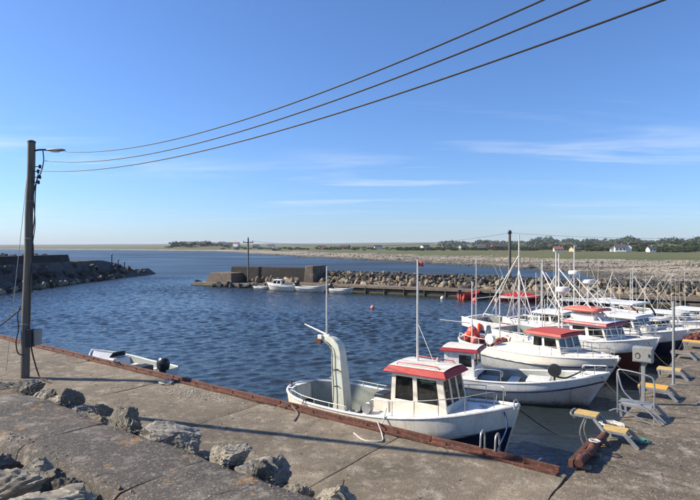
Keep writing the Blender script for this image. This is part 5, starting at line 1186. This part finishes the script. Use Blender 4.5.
def rocks_stuff(name, m, label, pts, sizes, seed=1, flat=0.6):
    rg = np.random.default_rng(seed); tmpl = []
    for k in range(6):
        bm = bmesh.new(); bmesh.ops.create_icosphere(bm, subdivisions=1, radius=1)
        for v in bm.verts: v.co *= 1 + 0.35 * mnoise.noise(v.co * 1.5 + Vector((k * 4.0, seed, 0)))
        tmpl.append((np.array([v.co[:] for v in bm.verts]), np.array([[v.index for v in f.verts] for f in bm.faces]))); bm.free()
    vs = []; fs = []; off = 0
    for p, s in zip(pts, sizes):
        b, f = tmpl[rg.integers(6)]; a = rg.uniform(0, 6.28); ca, sa = math.cos(a), math.sin(a); q = b * s * np.array([rg.uniform(0.8, 1.5), 1, flat * rg.uniform(0.7, 1.2)])
        q = np.stack([q[:, 0] * ca - q[:, 1] * sa, q[:, 0] * sa + q[:, 1] * ca, q[:, 2]], 1) + np.array(p); vs.append(q); fs.append(f + off); off += len(b)
    me = bpy.data.meshes.new(name); me.from_pydata(np.concatenate(vs).tolist(), [], np.concatenate(fs).tolist()); me.update(); me.materials.append(M[m])
    o = bpy.data.objects.new(name, me); COL.objects.link(o); tag(o, label, None, kind='stuff'); return o
# ------------------------------------------------------------------ far pier with rock mound
PP = Vector((-21.5, 76.5, 0)); PD = Vector((0.885, -0.466, 0)); PN = Vector((0.466, 0.885, 0)); PA = math.atan2(PD.y, PD.x)
def far_pier():
    root = thing('harbour_pier', 'low brown harbour pier with boulder mound and dark concrete wall behind it', 'pier', PP, PA)
    # local x along pier, y outward (to open sea)
    mb = MB(); mb.prism([(-1.5, 0.4), (62, 0.0), (62, 10), (0, 10), (-2.5, 6)], -2.5, 0.45); mb.build('footing', 'sea_wall', root)
    mb = MB(); mb.box((36.5, 1.6, 0.72), (51, 3.0, 0.24)); mb.build('deck_slab', 'sea_wall_pink', root, bevel=0.03)
    k = 0
    for x in np.arange(11.5, 61, 5.0):
        b = MB(); b.bar((x, 0.02, 0.76), (x + 4.96, 0.02, 0.76), 0.22, 0.30); b.build('edge_beam', 'wood', root, bevel=0.02)
    for x in np.arange(11.5, 61, 2.5):
        b = MB(); b.tube([(x, -0.10, -1.0), (x, -0.10, 0.66)], 0.13, 8); b.build('pile', 'weed', root)
    # end block with sloping sides
    mb = MB(); mb.loft([[(-0.6, 1.2, 0.3), (4.6, 1.2, 0.3), (4.6, 7.0, 0.3), (-0.6, 7.0, 0.3)], [(0.4, 1.5, 1.85), (4.4, 1.4, 1.85), (4.4, 6.5, 1.85), (0.4, 6.2, 1.85)]]); mb.build('end_block', 'sea_wall_pink', root, bevel=0.08)
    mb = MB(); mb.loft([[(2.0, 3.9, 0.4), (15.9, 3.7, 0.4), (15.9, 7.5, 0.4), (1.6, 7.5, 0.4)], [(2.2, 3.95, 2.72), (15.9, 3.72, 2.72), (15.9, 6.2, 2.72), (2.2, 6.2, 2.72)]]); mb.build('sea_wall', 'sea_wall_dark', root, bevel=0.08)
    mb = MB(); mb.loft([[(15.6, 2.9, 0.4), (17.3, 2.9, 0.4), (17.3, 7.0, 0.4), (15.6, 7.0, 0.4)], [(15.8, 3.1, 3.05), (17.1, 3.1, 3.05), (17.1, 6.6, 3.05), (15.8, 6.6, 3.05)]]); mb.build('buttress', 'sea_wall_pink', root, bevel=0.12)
    # weed skirt at the waterline
    mb = MB(); mb.bar((-2.2, 0.35, 0.05), (61, -0.02, 0.05), 0.5, 0.35); mb.build('weed_skirt', 'weed', root, bevel=0.1)
    # rock mound core
    rings = []
    for i in range(41):
        x = 17.2 + 45 * i / 40
        ring = []
        for (y, z) in ((3.0, 0.6), (4.2, 1.3), (5.6, 2.15 - 0.4 * i / 40), (6.6, 2.45 - 0.5 * i / 40), (7.8, 1.9 - 0.4 * i / 40), (9.5, 0.9), (11.5, -0.6)):
            ring.append((x, y, z - 0.25 + 0.25 * mnoise.noise(Vector((x * 0.6, y * 0.6, 5)))))
        rings.append(ring)
    mb = MB(); mb.loft(rings, closed=False, cap0=False, cap1=False); mb.build('mound_core', 'rock_dark', root)
    rg = random.Random(5)
    rows = ((3.1, 0.92, 0.42, 92), (4.0, 1.38, 0.38, 84), (4.9, 1.86, 0.30, 66), (5.8, 2.12, 0.24, 52))
    for y, z, s, n in rows:
        for i in range(n):
            o = bpy.data.objects.new('boulder', (RD if rg.random() < (0.05 if y < 4.5 else 0.35) else RF)[rg.randrange(8)]); COL.objects.link(o); o.parent = root
            q = s * rg.choice((0.5, 0.7, 0.85, 1.0, 1.25, 1.5)); u_ = i / n
            o.location = (18.2 + 43.5 * (i + rg.uniform(-0.45, 0.45)) / n, y + rg.uniform(-0.35, 0.35), z - 0.4 * u_ * (z - 0.9) + rg.uniform(-0.15, 0.15)); o.scale = (q * rg.uniform(0.8, 1.4), q, q * rg.uniform(0.6, 0.95)); o.rotation_euler = (rg.uniform(0, 6), rg.uniform(0, 6), rg.uniform(0, 6))
    vs_ = []; sz_ = []; rn = np.random.default_rng(8)
    for i in range(1500):
        y = rn.uniform(2.7, 7.4); x = rn.uniform(17.8, 61.8); zc_ = np.interp(y, [2.7, 4.2, 5.6, 6.6, 7.4], [0.75, 1.2, 2.0 - 0.4 * (x - 17) / 45, 2.3 - 0.5 * (x - 17) / 45, 2.0]); vs_.append((x, y, zc_)); sz_.append(0.10 + 0.22 * rn.random() ** 2)
    k_ = np.array(vs_)[:, 1] < 4.6
    for sel, mm in ((k_, 'rock_far'), (~k_, 'rock_dark')):
        fo = rocks_stuff('mound_stones', mm, None, np.array(vs_)[sel], np.array(sz_)[sel], 6, 0.8); fo.parent = root
    # rocks lying at the foot of the dark wall
    for i in range(14):
        o = bpy.data.objects.new('boulder', RF[rg.randrange(8)]); COL.objects.link(o); o.parent = root
        q = rg.uniform(0.35, 0.7); o.location = (7 + 8 * i / 14, 3.0 + rg.uniform(-0.5, 0.4), 0.95); o.scale = (q * 1.3, q, q * 0.7); o.rotation_euler = (rg.uniform(0, 6), rg.uniform(0, 6), rg.uniform(0, 6))
    for i in range(30):
        o = bpy.data.objects.new('boulder', RD[rg.randrange(8)]); COL.objects.link(o); o.parent = root
        q = rg.uniform(0.3, 0.7); x = rg.uniform(-3.0, 11); o.location = (x, -0.1 + rg.uniform(-0.4, 0.7) + max(0, -x) * 0.8, 0.15); o.scale = (q * 1.3, q, q * 0.7); o.rotation_euler = (rg.uniform(0, 6), rg.uniform(0, 6), rg.uniform(0, 6))
    return root
far_pier()
def PQ(s, q, z=0.0): return PP + PD * s + PN * q + Vector((0, 0, z))

def far_pole(p, h, label, arms=True, r=0.11):
    root = thing('power_pole', label, 'utility pole', p, R(20))
    mb = MB(); mb.tube([(0, 0, -0.3), (0, 0, h)], [r * 1.15, r], 10); mb.build('shaft', 'pole_wood', root)
    if arms:
        mb = MB(); mb.bar((-0.75, 0, h - 0.6), (0.75, 0, h - 0.6), 0.10, 0.12); mb.build('crossarm', 'pole_wood', root)
        for x in (-0.65, 0.0, 0.65): i = MB(); i.lathe([(0.02, 0), (0.06, 0.06), (0.05, 0.18), (0, 0.2)], 8, (x, 0, h - 0.55 if x else h)); i.build('insulator', 'darkmetal', root)
    else:
        i = MB(); i.lathe([(r, 0), (r * 1.4, 0.1), (r * 1.4, 0.4), (r * 0.6, 0.6), (0, 0.62)], 10, (0, 0, h)); i.build('pole_head', 'darkmetal', root)
pa = PQ(6.0, 3.2, 0.5); far_pole(pa, 6.35, 'slender crossarm pole rising from the end of the far pier')
pb = Vector((23.8, 79.0, -0.5)); far_pole(pb, 8.0, 'tall grey pole standing in the shallows beyond the boulder mound', False, 0.20)
for a, b, s_, lab in ((pa + Vector((0, 0, 6.0)), pb + Vector((0, 0, 8.2)), 1.35, 'thin line strung from the far pier pole to the pole in the shallows'), (pb + Vector((0, 0, 8.2)), Vector((75, 88, 8.0)), 0.9, 'thin line running from the pole in the shallows past the shore')):
    mb = MB(); mb.tube(sag(a, b, s_, 20), 0.016, 5); o = mb.build('power_line', 'cable'); tag(o, lab, 'cable')
far_pole(Vector((75, 88, 0.0)), 8.3, 'shore pole beyond the right end of the side quay', True, 0.14)

# boats at the far pier
def cuddy(loc, rz, label):
    root = dinghy(loc, rz, label, 4.5, 1.8, name='cuddy_boat', motor=True, sheer=(0.75, 0.72, 1.0))
    cabin(root, -0.4, 1.1, 0.62, 0.57, 0.70, 1.32, 0.05, 0.35, 'white', ((0.08, 0.46), (0.54, 0.94)), 2, hw=(0.30, 0.90), roof='white', top='white', ov=0.05, ovf=0.06, ova=0.06, th=0.07, flare=0.02)
    return root
c = PQ(14.9, -1.25); cuddy((c.x, c.y, 0.0), PA + math.pi, 'white cuddy cabin boat moored at the far pier')
c = PQ(19.6, -1.2); dinghy((c.x, c.y, 0.0), PA, 'white open boat with black outboard moored behind the cuddy boat', 4.2, 1.7, ms=1.3, sheer=(0.62, 0.58, 0.9))
c = PQ(23.9, -1.2); dinghy((c.x, c.y, 0.0), PA + R(-4), 'small white skiff with outboard lying alone at the far pier', 3.2, 1.4, ms=1.2)
c = PQ(11.8, -0.9); dinghy((c.x, c.y, 0.0), PA, 'tiny white rowing skiff left of the cuddy boat', 2.6, 1.1, motor=False, sheer=(0.36, 0.34, 0.5))
# red work boat with floats at the far pier
def red_boat(s, label):
    c = PQ(s, -1.3); root = thing('red_skiff', label, 'boat', (c.x, c.y, 0), PA + R(60))
    h = Hull(2.9, 1.4, 0.62, 0.58, 0.85, -0.2, stern='transom', rake=0.4, band=0.2, low='orange_red', top='red', rail='red', rub='blackstripe', well=(0.02, 0.7), wellz=0.15, deck='greydeck', fore='red', inner='orange_red'); h.build(root)
    outboard(root, -1.47, 0.66, 0, 0.9)
    for x in (-0.5, 0.3): mb = MB(); mb.box((x, 0, 0.42), (0.22, 1.3, 0.05)); mb.build('thwart', 'wood', root)
    return root
red_boat(39.6, 'small red skiff nosed in at the far pier')
for s, q, r_, m_, lab in ((40.6, -3.2, 0.30, 'buoy', 'orange mooring buoy floating beside the red skiff'), (36.9, -2.6, 0.22, 'white', 'small white buoy floating left of the red skiff'), (42.6, -2.4, 0.24, 'buoy_pink', 'faded pink buoy floating right of the red skiff'), (34.0, -14.0, 0.2, 'buoy_pink', 'small pink buoy alone on the harbour water')):
    float_buoy(PQ(s, q, 0.08), r_, m_, lab)
# red tarpaulin covered boat by the pier
def tarp_boat(s):
    c = PQ(s, -1.2); root = dinghy((c.x, c.y, 0), PA, 'boat under a bright red tarpaulin at the far pier', 3.9, 1.6, motor=False, name='covered_boat', low='darkred')
    rings = []
    for i in range(15):
        x = lerp(-1.95, 1.8, i / 14); e = math.sin(math.pi * (0.1 + 0.8 * i / 14)); rings.append([(x, 0.84 * (-1 + 2 * j / 10) * (0.6 + 0.4 * e), 0.50 + (0.42 + 0.06 * math.sin(i * 2.2 + j)) * e * (1 - abs(-1 + 2 * j / 10) ** 1.6)) for j in range(11)])
    mb = MB(); mb.loft(rings, closed=False, cap0=False, cap1=False); mb.build('tarpaulin', 'red', root)
tarp_boat(44.8)
# second cluster: dark boat further right along the pier
c = PQ(51, -1.3); dinghy((c.x, c.y, 0), PA, 'dark skiff with white engine cover further along the far pier', 4.8, 1.8, low='navy', ms=1.3)

# ------------------------------------------------------------------ left breakwater
def breakwater():
    root = thing('breakwater', 'dark stone breakwater with concrete wall and boulders at its foot', 'breakwater', (-43.5, 66, 0), 0)
    # local y runs away to the tip; cross sections (x right)
    def sect(y, k, tipx=0.0):
        # k 1 = full section, 0 = tip
        xs = [(2.2, -1.5), (1.0, 0.15), (-0.6, 1.2), (-1.6, 2.5 * k + 0.3), (-1.9, 3.0 * k + 0.2), (-4.6, 3.1 * k + 0.2), (-5.6, 2.2 * k), (-9, -1.5)]
        return [(x + tipx + 0.35 * mnoise.noise(Vector((y * 0.25, j * 2.0, 1.0))), y, z + 0.22 * mnoise.noise(Vector((y * 0.3, j * 3.0, 7.0)))) for j, (x, z) in enumerate(xs)]
    mb = MB(); rings = []
    for i in range(60):
        y = -40 + 84.0 * i / 59; k = 1.0 - sstep(28, 45, y) * 0.92; rings.append(sect(y, k, 2.2 * sstep(20, 44, y)))
    mb.loft(rings, closed=False, cap0=False, cap1=True); mb.build('rubble_body', 'rock_dark', root)
    for i, (a, b) in enumerate(((-40, -24), (-23.9, -12), (-11.9, -1), (-0.9, 10), (10.1, 21.5))):
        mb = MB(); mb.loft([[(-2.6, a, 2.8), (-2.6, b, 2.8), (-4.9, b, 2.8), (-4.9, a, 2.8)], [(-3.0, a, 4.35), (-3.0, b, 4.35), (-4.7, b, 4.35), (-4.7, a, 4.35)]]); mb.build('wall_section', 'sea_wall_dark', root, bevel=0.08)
    rg = random.Random(3)
    def put(x, y, z, q, src):
        o = bpy.data.objects.new('boulder', src[rg.randrange(8)]); COL.objects.link(o); o.parent = root; o.location = (x, y, z); o.scale = (q, q * rg.uniform(0.8, 1.4), q * rg.uniform(0.6, 0.9)); o.rotation_euler = (rg.uniform(0, 6), rg.uniform(0, 6), rg.uniform(0, 6))
    for i in range(95):
        y = rg.uniform(-12, 30); put(1.4 + 2.2 * sstep(20, 44, y) + rg.uniform(-0.7, 0.9), y, 0.15 + rg.uniform(-0.2, 0.3), rg.uniform(0.3, 0.75), RD if rg.random() < 0.55 else RF)
    for i in range(90):
        y = rg.uniform(-12, 40); f = rg.random(); k = 1 - sstep(28, 45, y) * 0.92; put(0.6 - 2.0 * f + 2.2 * sstep(20, 44, y), y, 0.4 + 2.4 * f * k, rg.uniform(0.35, 0.8), RD)
    for i in range(26):
        y = -14 + 34 * i / 26 + rg.uniform(-0.6, 0.6); put(-4.6 - rg.uniform(0, 0.8), y, 4.2, rg.uniform(0.35, 0.65), RD)
    return root
breakwater()
for k, (y, h_, lab) in enumerate(((97.0, 1.5, 'tall marker post at the breakwater tip'), (99.0, 0.9, 'shorter post just beyond the tall marker at the breakwater tip'), (101.0, 0.8, 'outermost short post at the breakwater tip'))):
    root = thing('marker_post', lab, 'post', (-43.6 + k * 0.3, y, (2.7, 2.3, 1.9)[k]))
    mb = MB(); mb.tube([(0, 0, -0.8), (0, 0, h_)], 0.10, 8); mb.build('post', 'darkmetal', root); mb = MB(); mb.lathe([(0.14, 0), (0.16, 0.1), (0.05, 0.22), (0, 0.23)], 10, (0, 0, h_)); mb.build('cap', 'galv', root)

# ------------------------------------------------------------------ far shore terrain
SH = np.array([(-9000, 5200), (-3000, 2300), (-1400, 1500), (-620, 1080), (-300, 840), (-190, 700), (-112, 520), (-60, 380), (-12, 265), (18, 197), (36, 158), (47, 126), (46, 100), (40, 84), (37, 72), (36, 60), (38, 52), (60, 30), (200, -60), (900, -300)], float)
LAND = np.concatenate([SH, [(9000, -300), (9000, 9000), (-9000, 9000)]])
def seg_dist(P):
    d = np.full(len(P), 1e9)
    for a, b in zip(SH[:-1], SH[1:]):
        ab = b - a; t = np.clip(((P - a) @ ab) / (ab @ ab), 0, 1); q = a + t[:, None] * ab; d = np.minimum(d, np.hypot(*(P - q).T))
    return d
def inside(P):
    c = np.zeros(len(P), bool); j = len(LAND) - 1
    for i in range(len(LAND)):
        xi, yi = LAND[i]; xj, yj = LAND[j]
        with np.errstate(divide='ignore', invalid='ignore'):
            k = ((yi > P[:, 1]) != (yj > P[:, 1])) & (P[:, 0] < (xj - xi) * (P[:, 1] - yi) / (yj - yi) + xi)
        c ^= k; j = i
    return c
def height(P):
    P = np.asarray(P, float); d = seg_dist(P); sgn = np.where(inside(P), 1.0, -1.0); D = d * sgn
    nz = np.array([mnoise.fractal(Vector((x * 0.03, y * 0.03, 2.0)), 0.8, 2.0, 5) for x, y in P])
    nb_ = np.array([mnoise.fractal(Vector((x * 0.0022, y * 0.0022, 8.0)), 0.8, 2.0, 4) for x, y in P])
    D = D + nz * np.clip(4 + np.abs(D) * 0.12, 4, 30)
    r = np.hypot(P[:, 0], P[:, 1])
    z = np.where(D < 0, np.clip(D * 0.08, -3, 0), np.interp(D, [0, 8, 36, 52, 100, 400, 900, 2500, 6000], [0, 0.35, 0.95, 1.7, 2.0, 4.0, 7.5, 26, 60]))
    z = z + np.where(D > 0, nz * np.clip(D / 40, 0.1, 0.5) + nb_ * np.clip((D - 150) / 700, 0, 1) * 9 * np.clip(P[:, 0] / 900 + 0.75, 0.35, 1.4), 0)
    z = z + 7.0 * np.exp(-(((P[:, 0] + 255) / 75) ** 2 + ((P[:, 1] - 990) / 150) ** 2)) + 5.0 * np.exp(-(((P[:, 0] - 330) / 90) ** 2 + ((P[:, 1] - 560) / 90) ** 2))
    return z
def terrain():
    rs = np.geomspace(46, 7500, 150); az = np.radians(np.linspace(-46, 92, 190)); PX = (rs[:, None] * np.sin(az)[None]).ravel(); PY = (rs[:, None] * np.cos(az)[None]).ravel()
    P = np.stack([PX, PY], 1); Z = height(P); na = len(az)
    vs = np.stack([PX, PY, Z], 1).tolist()
    fs = []
    for i in range(len(rs) - 1):
        for j in range(na - 1):
            q = (i * na + j, i * na + j + 1, (i + 1) * na + j + 1, (i + 1) * na + j)
            if max(Z[k] for k in q) > -1.5: fs.append(q[::-1])
    mb = MB(); mb.add(vs, fs); o = mb.build('shore_land', 'terrain', fix=False, ang=180); tag(o, 'low green fields and pebble shore across the water', None, kind='structure')
terrain()

def beach():
    rg = np.random.default_rng(21); n = 46000
    a = np.radians(rg.uniform(-8, 42, n)); r = np.exp(rg.uniform(math.log(60), math.log(420), n)); P = np.stack([r * np.sin(a), r * np.cos(a)], 1); Z = height(P)
    k = (Z > -0.25) & (Z < 1.5); P, Z, r = P[k], Z[k], r[k]; s = (0.06 + 0.22 * rg.random(len(P)) ** 2) * np.clip(r / 130, 0.8, 1.6) * np.where(rg.random(len(P)) < 0.06, 1.9, 1)
    pts = np.stack([P[:, 0], P[:, 1], Z + s * 0.1], 1); sel = rg.random(len(P)) < 0.72
    wetm = (Z < 0.28) | (np.array([mnoise.fractal(Vector((p[0] * 0.03, p[1] * 0.10, 4.0)), 0.8, 2.0, 4) for p in P]) > 0.22)
    rocks_stuff('beach_stones', 'rock_beach', 'grey pebbles and stones covering the far beach', pts[~wetm], s[~wetm], 2)
    rocks_stuff('weedy_stones', 'rock_dark', 'dark weed covered stones along the tide line', pts[wetm], s[wetm], 3)
beach()
# lone skerry in the strait
def skerry():
    for k, (x, y, s, lab) in enumerate(((14.0, 136, 1.6, 'low dark skerry alone in the strait beyond the mound'),)):
        o = bpy.data.objects.new('skerry', RD[3]); COL.objects.link(o); o.location = (x + 32, y + 0, 0.1); o.scale = (s * 1.4, s, 0.8); tag(o, lab, 'rock')
skerry()

# woods: clumps of small leaf faces
def wood(name, label, centres, sizes, seed, per=150, leaf=0.17):
    rg = np.random.default_rng(seed); vs = []; k = 0
    for (x, y, z), (w, h) in zip(centres, sizes):
        nl = 5
        lobes = [(rg.normal(0, 0.28, 3) * [w, w, h * 0.5] + [0, 0, h * 0.62], rg.uniform(0.3, 0.55)) for _ in range(nl)]
        for lc, lr in lobes:
            m_ = per // nl; d = rg.normal(0, 1, (m_, 3)); d /= np.linalg.norm(d, axis=1)[:, None]; rad = rg.uniform(0.55, 1.05, m_) ** 0.6
            c = lc + d * rad[:, None] * lr * [w, w, h * 0.8]; c[:, 2] = np.maximum(c[:, 2], h * 0.06)
            e1 = rg.normal(0, 1, (m_, 3)); e2 = rg.normal(0, 1, (m_, 3)); s = leaf * w * rg.uniform(0.5, 1.2, m_)[:, None]
            e1 = e1 / np.linalg.norm(e1, axis=1)[:, None] * s; e2 = e2 / np.linalg.norm(e2, axis=1)[:, None] * s
            c = c + [x, y, z]; vs.append(np.stack([c - e1 - e2 * 0.6, c + e1 - e2 * 0.6, c + e2], 1).reshape(-1, 3))
    V_ = np.concatenate(vs); F_ = np.arange(len(V_)).reshape(-1, 3); me = bpy.data.meshes.new(name); me.from_pydata(V_.tolist(), [], F_.tolist()); me.update(); me.materials.append(M['foliage'])
    o = bpy.data.objects.new(name, me); COL.objects.link(o); tag(o, label, None, kind='stuff')
def place(az0, az1, r0, r1, n, seed, w=(3, 6), h=(3, 7), thick=1.0):
    rg = np.random.default_rng(seed); a = np.radians(rg.uniform(az0, az1, n)); r = rg.uniform(r0, r1, n); P = np.stack([r * np.sin(a), r * np.cos(a)], 1); Z = height(P); k = Z > 1.7
    P, Z = P[k], Z[k]; hv_ = [1.0 + 0.75 * mnoise.fractal(Vector((math.atan2(p[0], p[1]) * 30.0, seed, 0)), 0.8, 2.0, 4) for p in P]; return [(p[0], p[1], z - 0.3) for p, z in zip(P, Z)], [(rg.uniform(*w), max(1.5, rg.uniform(*h) * q_)) for p, q_ in zip(P, hv_)]
c, s = place(5, 34, 470, 640, 420, 1, (2.0, 4.4), (1.2, 2.9)); wood('woodland', 'dark line of trees behind the green field', c, s, 4)
c, s = place(24, 36, 420, 560, 190, 2, (2.2, 4.6), (1.7, 3.8)); wood('woodland', 'taller dark trees on the right behind the white house', c, s, 5)
c, s = place(-14, 8, 560, 980, 170, 3, (2.5, 6), (1.2, 2.6)); wood('hedges', 'scattered hedges and bushes on the far low land', c, s, 6, 90)
c, s = place(-19, -13, 900, 1250, 60, 8, (6, 14), (3, 8)); wood('hedges', 'bushes among the distant hilltop houses', c, s, 7, 90)
c, s = place(10, 40, 1100, 2200, 240, 9, (14, 30), (6, 13)); wood('hill_woods', 'woods on the distant hills beyond the fields', c, s, 8, 70)

# houses
def house(loc, rz, w, d, h, rh, wall, roof, label, wins=3, chimney=True):
    root = thing('house', label, 'house', loc, rz, 'houses on the far shore')
    mb = MB(); mb.add([(-w / 2, -d / 2, -1), (w / 2, -d / 2, -1), (w / 2, d / 2, -1), (-w / 2, d / 2, -1), (-w / 2, -d / 2, h), (w / 2, -d / 2, h), (w / 2, d / 2, h), (-w / 2, d / 2, h), (-w / 2, 0, h + rh), (w / 2, 0, h + rh)],
        [(0, 1, 5, 4), (2, 3, 7, 6), (1, 2, 6, 9, 5), (3, 0, 4, 8, 7), (3, 2, 1, 0)]); mb.build('wall', wall, root)
    mb = MB(); o = 0.4
    for sgn in (-1, 1):
        a = [(-w / 2 - o, sgn * (d / 2 + o), h - o * 2 * rh / d), (w / 2 + o, sgn * (d / 2 + o), h - o * 2 * rh / d), (w / 2 + o, 0, h + rh), (-w / 2 - o, 0, h + rh)]
        mb.add(a + [(x, y, z + 0.18) for x, y, z in a], [(0, 1, 2, 3), (4, 5, 6, 7), (0, 1, 5, 4), (1, 2, 6, 5), (2, 3, 7, 6), (3, 0, 4, 7)])
    r = mb.build('roof', roof, root)
    if chimney: mb = MB(); mb.box((w * 0.15, 0, h + rh + 0.3), (0.6, 0.6, 1.2)); mb.build('chimney', 'house_grey', r)
    for st in range(max(1, int(h / 2.6))):
        for k in range(wins):
            x = -w / 2 + w * (k + 0.5) / wins; mb = MB(); mb.box((x, -d / 2 - 0.02, 1.5 + 2.6 * st), (0.9, 0.08, 1.1)); mb.build('window', 'glass', root)
    mb = MB(); mb.box((w / 2 + 0.02, 0, 1.6), (0.08, 0.9, 1.1)); mb.build('window', 'glass', root)
    return root
def hz(x, y): return float(height(np.array([[x, y]]))[0])
def at_az(px, r):
    a = math.atan2(px - 350, 530); return r * math.sin(a), r * math.cos(a)
def put_house(px, r, rz, w, d, h, rh, wall, roof, label, **k):
    x, y = at_az(px, r); return house((x, y, hz(x, y)), rz, w, d, h, rh, wall, roof, label, **k)
put_house(620, 385, R(-18), 6.5, 4.6, 2.9, 1.9, 'house_white', 'roof_dark', 'white two-storey house with dark roof among the shore fields')
put_house(628, 388, R(62), 5.6, 4.2, 2.7, 2.1, 'house_white', 'roof_dark', 'white gabled wing standing next to the two-storey white house')
put_house(613, 390, R(70), 3.4, 3.4, 1.9, 1.4, 'house_white', 'roof_dark', 'small white outhouse left of the two-storey white house', chimney=False, wins=1)
put_house(558, 420, R(-10), 6, 5, 2.0, 1.7, 'house_white', 'roof_red', 'low white cottage with red roof at the trees')
put_house(575, 425, R(15), 6.5, 5, 2.0, 1.6, 'house_yellow', 'roof_dark', 'low yellow cottage between trees behind the field')
put_house(651, 395, R(5), 4.5, 4, 2.0, 1.5, 'house_white', 'roof_dark', 'small white cottage against the tall trees on the right', wins=2)
put_house(480, 560, R(-15), 10, 7, 3.0, 2.4, 'house_white', 'roof_dark', 'white bungalow with dark roof at the left end of the wood', wins=3)
put_house(463, 590, R(20), 8, 6, 3.0, 2.2, 'house_grey', 'roof_dark', 'grey bungalow beside the white one at the wood')
put_house(498, 570, R(5), 14, 8, 3.2, 3.2, 'house_red', 'roof_dark', 'red barn with dark roof in the field edge trees')
put_house(378, 660, R(5), 9, 7, 3.2, 2.2, 'house_white', 'roof_dark', 'white farmhouse on the low land across the strait')
put_house(345, 690, R(-25), 12, 7, 3.0, 2.6, 'house_red', 'roof_dark', 'red farm building on the low land across the strait')
put_house(322, 720, R(12), 9, 7, 3.0, 2.2, 'house_white', 'roof_red', 'white farmhouse with red roof near the beach point')
put_house(425, 640, R(30), 10, 7, 3.0, 2.4, 'house_white', 'roof_dark', 'lone white house in the hedged fields across the strait')
hv = [(184, 'house_grey', 'roof_dark'), (190, 'house_white', 'roof_dark'), (196, 'house_yellow', 'roof_dark'), (203, 'house_red', 'roof_dark'), (209, 'house_white', 'roof_dark'), (215, 'house_grey', 'roof_red'), (222, 'house_white', 'roof_dark'), (229, 'house_yellow', 'roof_dark'), (236, 'house_white', 'roof_red'), (256, 'house_grey', 'roof_dark'), (271, 'house_white', 'roof_dark')]
nm = {'house_grey': 'grey', 'house_white': 'white', 'house_yellow': 'yellow', 'house_red': 'red', 'roof_dark': 'dark', 'roof_red': 'red'}
vl = ['grey house at the seaward end of the hilltop village', 'white house next to the grey one on the village hill', 'first yellow house of the hilltop village, beside a red one', 'only red house of the hilltop village', 'white house just past the red one in the village', 'grey house with red roof on top of the village hill', 'white house just past the grey red-roofed village house', 'yellow house at the landward end of the village hill', 'white house with red roof ending the hilltop village', 'lone grey house standing apart from the village hill', 'lone white house standing apart from the village hill']
for k, (px, wl, rf) in enumerate(hv):
    rg = random.Random(k + 40)
    put_house(px, rg.uniform(930, 1020), rg.uniform(-0.6, 0.6), rg.uniform(9, 14), rg.uniform(7, 9), rg.uniform(3, 5.2), rg.uniform(2.4, 3.4), wl, rf, 'tiny distant ' + vl[k], wins=2)

# thin sea haze over the far shore
mb = MB(); mb.box((0, 0, 44.0), (60400, 60400, 102.0)); hz_m = bpy.data.materials.new('haze_air'); hz_m.use_nodes = True; ht = hz_m.node_tree
ht.nodes.remove(ht.nodes['Principled BSDF']); pv = ht.nodes.new('ShaderNodeVolumePrincipled'); pv.inputs['Color'].default_value = (0.86, 0.92, 1.0, 1); pv.inputs['Density'].default_value = 0.00009
ht.links.new(pv.outputs[0], ht.nodes['Material Output'].inputs['Volume'])
hzo = mb.build('haze', hz_m); tag(hzo, 'thin pale sea haze over the distant shore', None, kind='stuff')
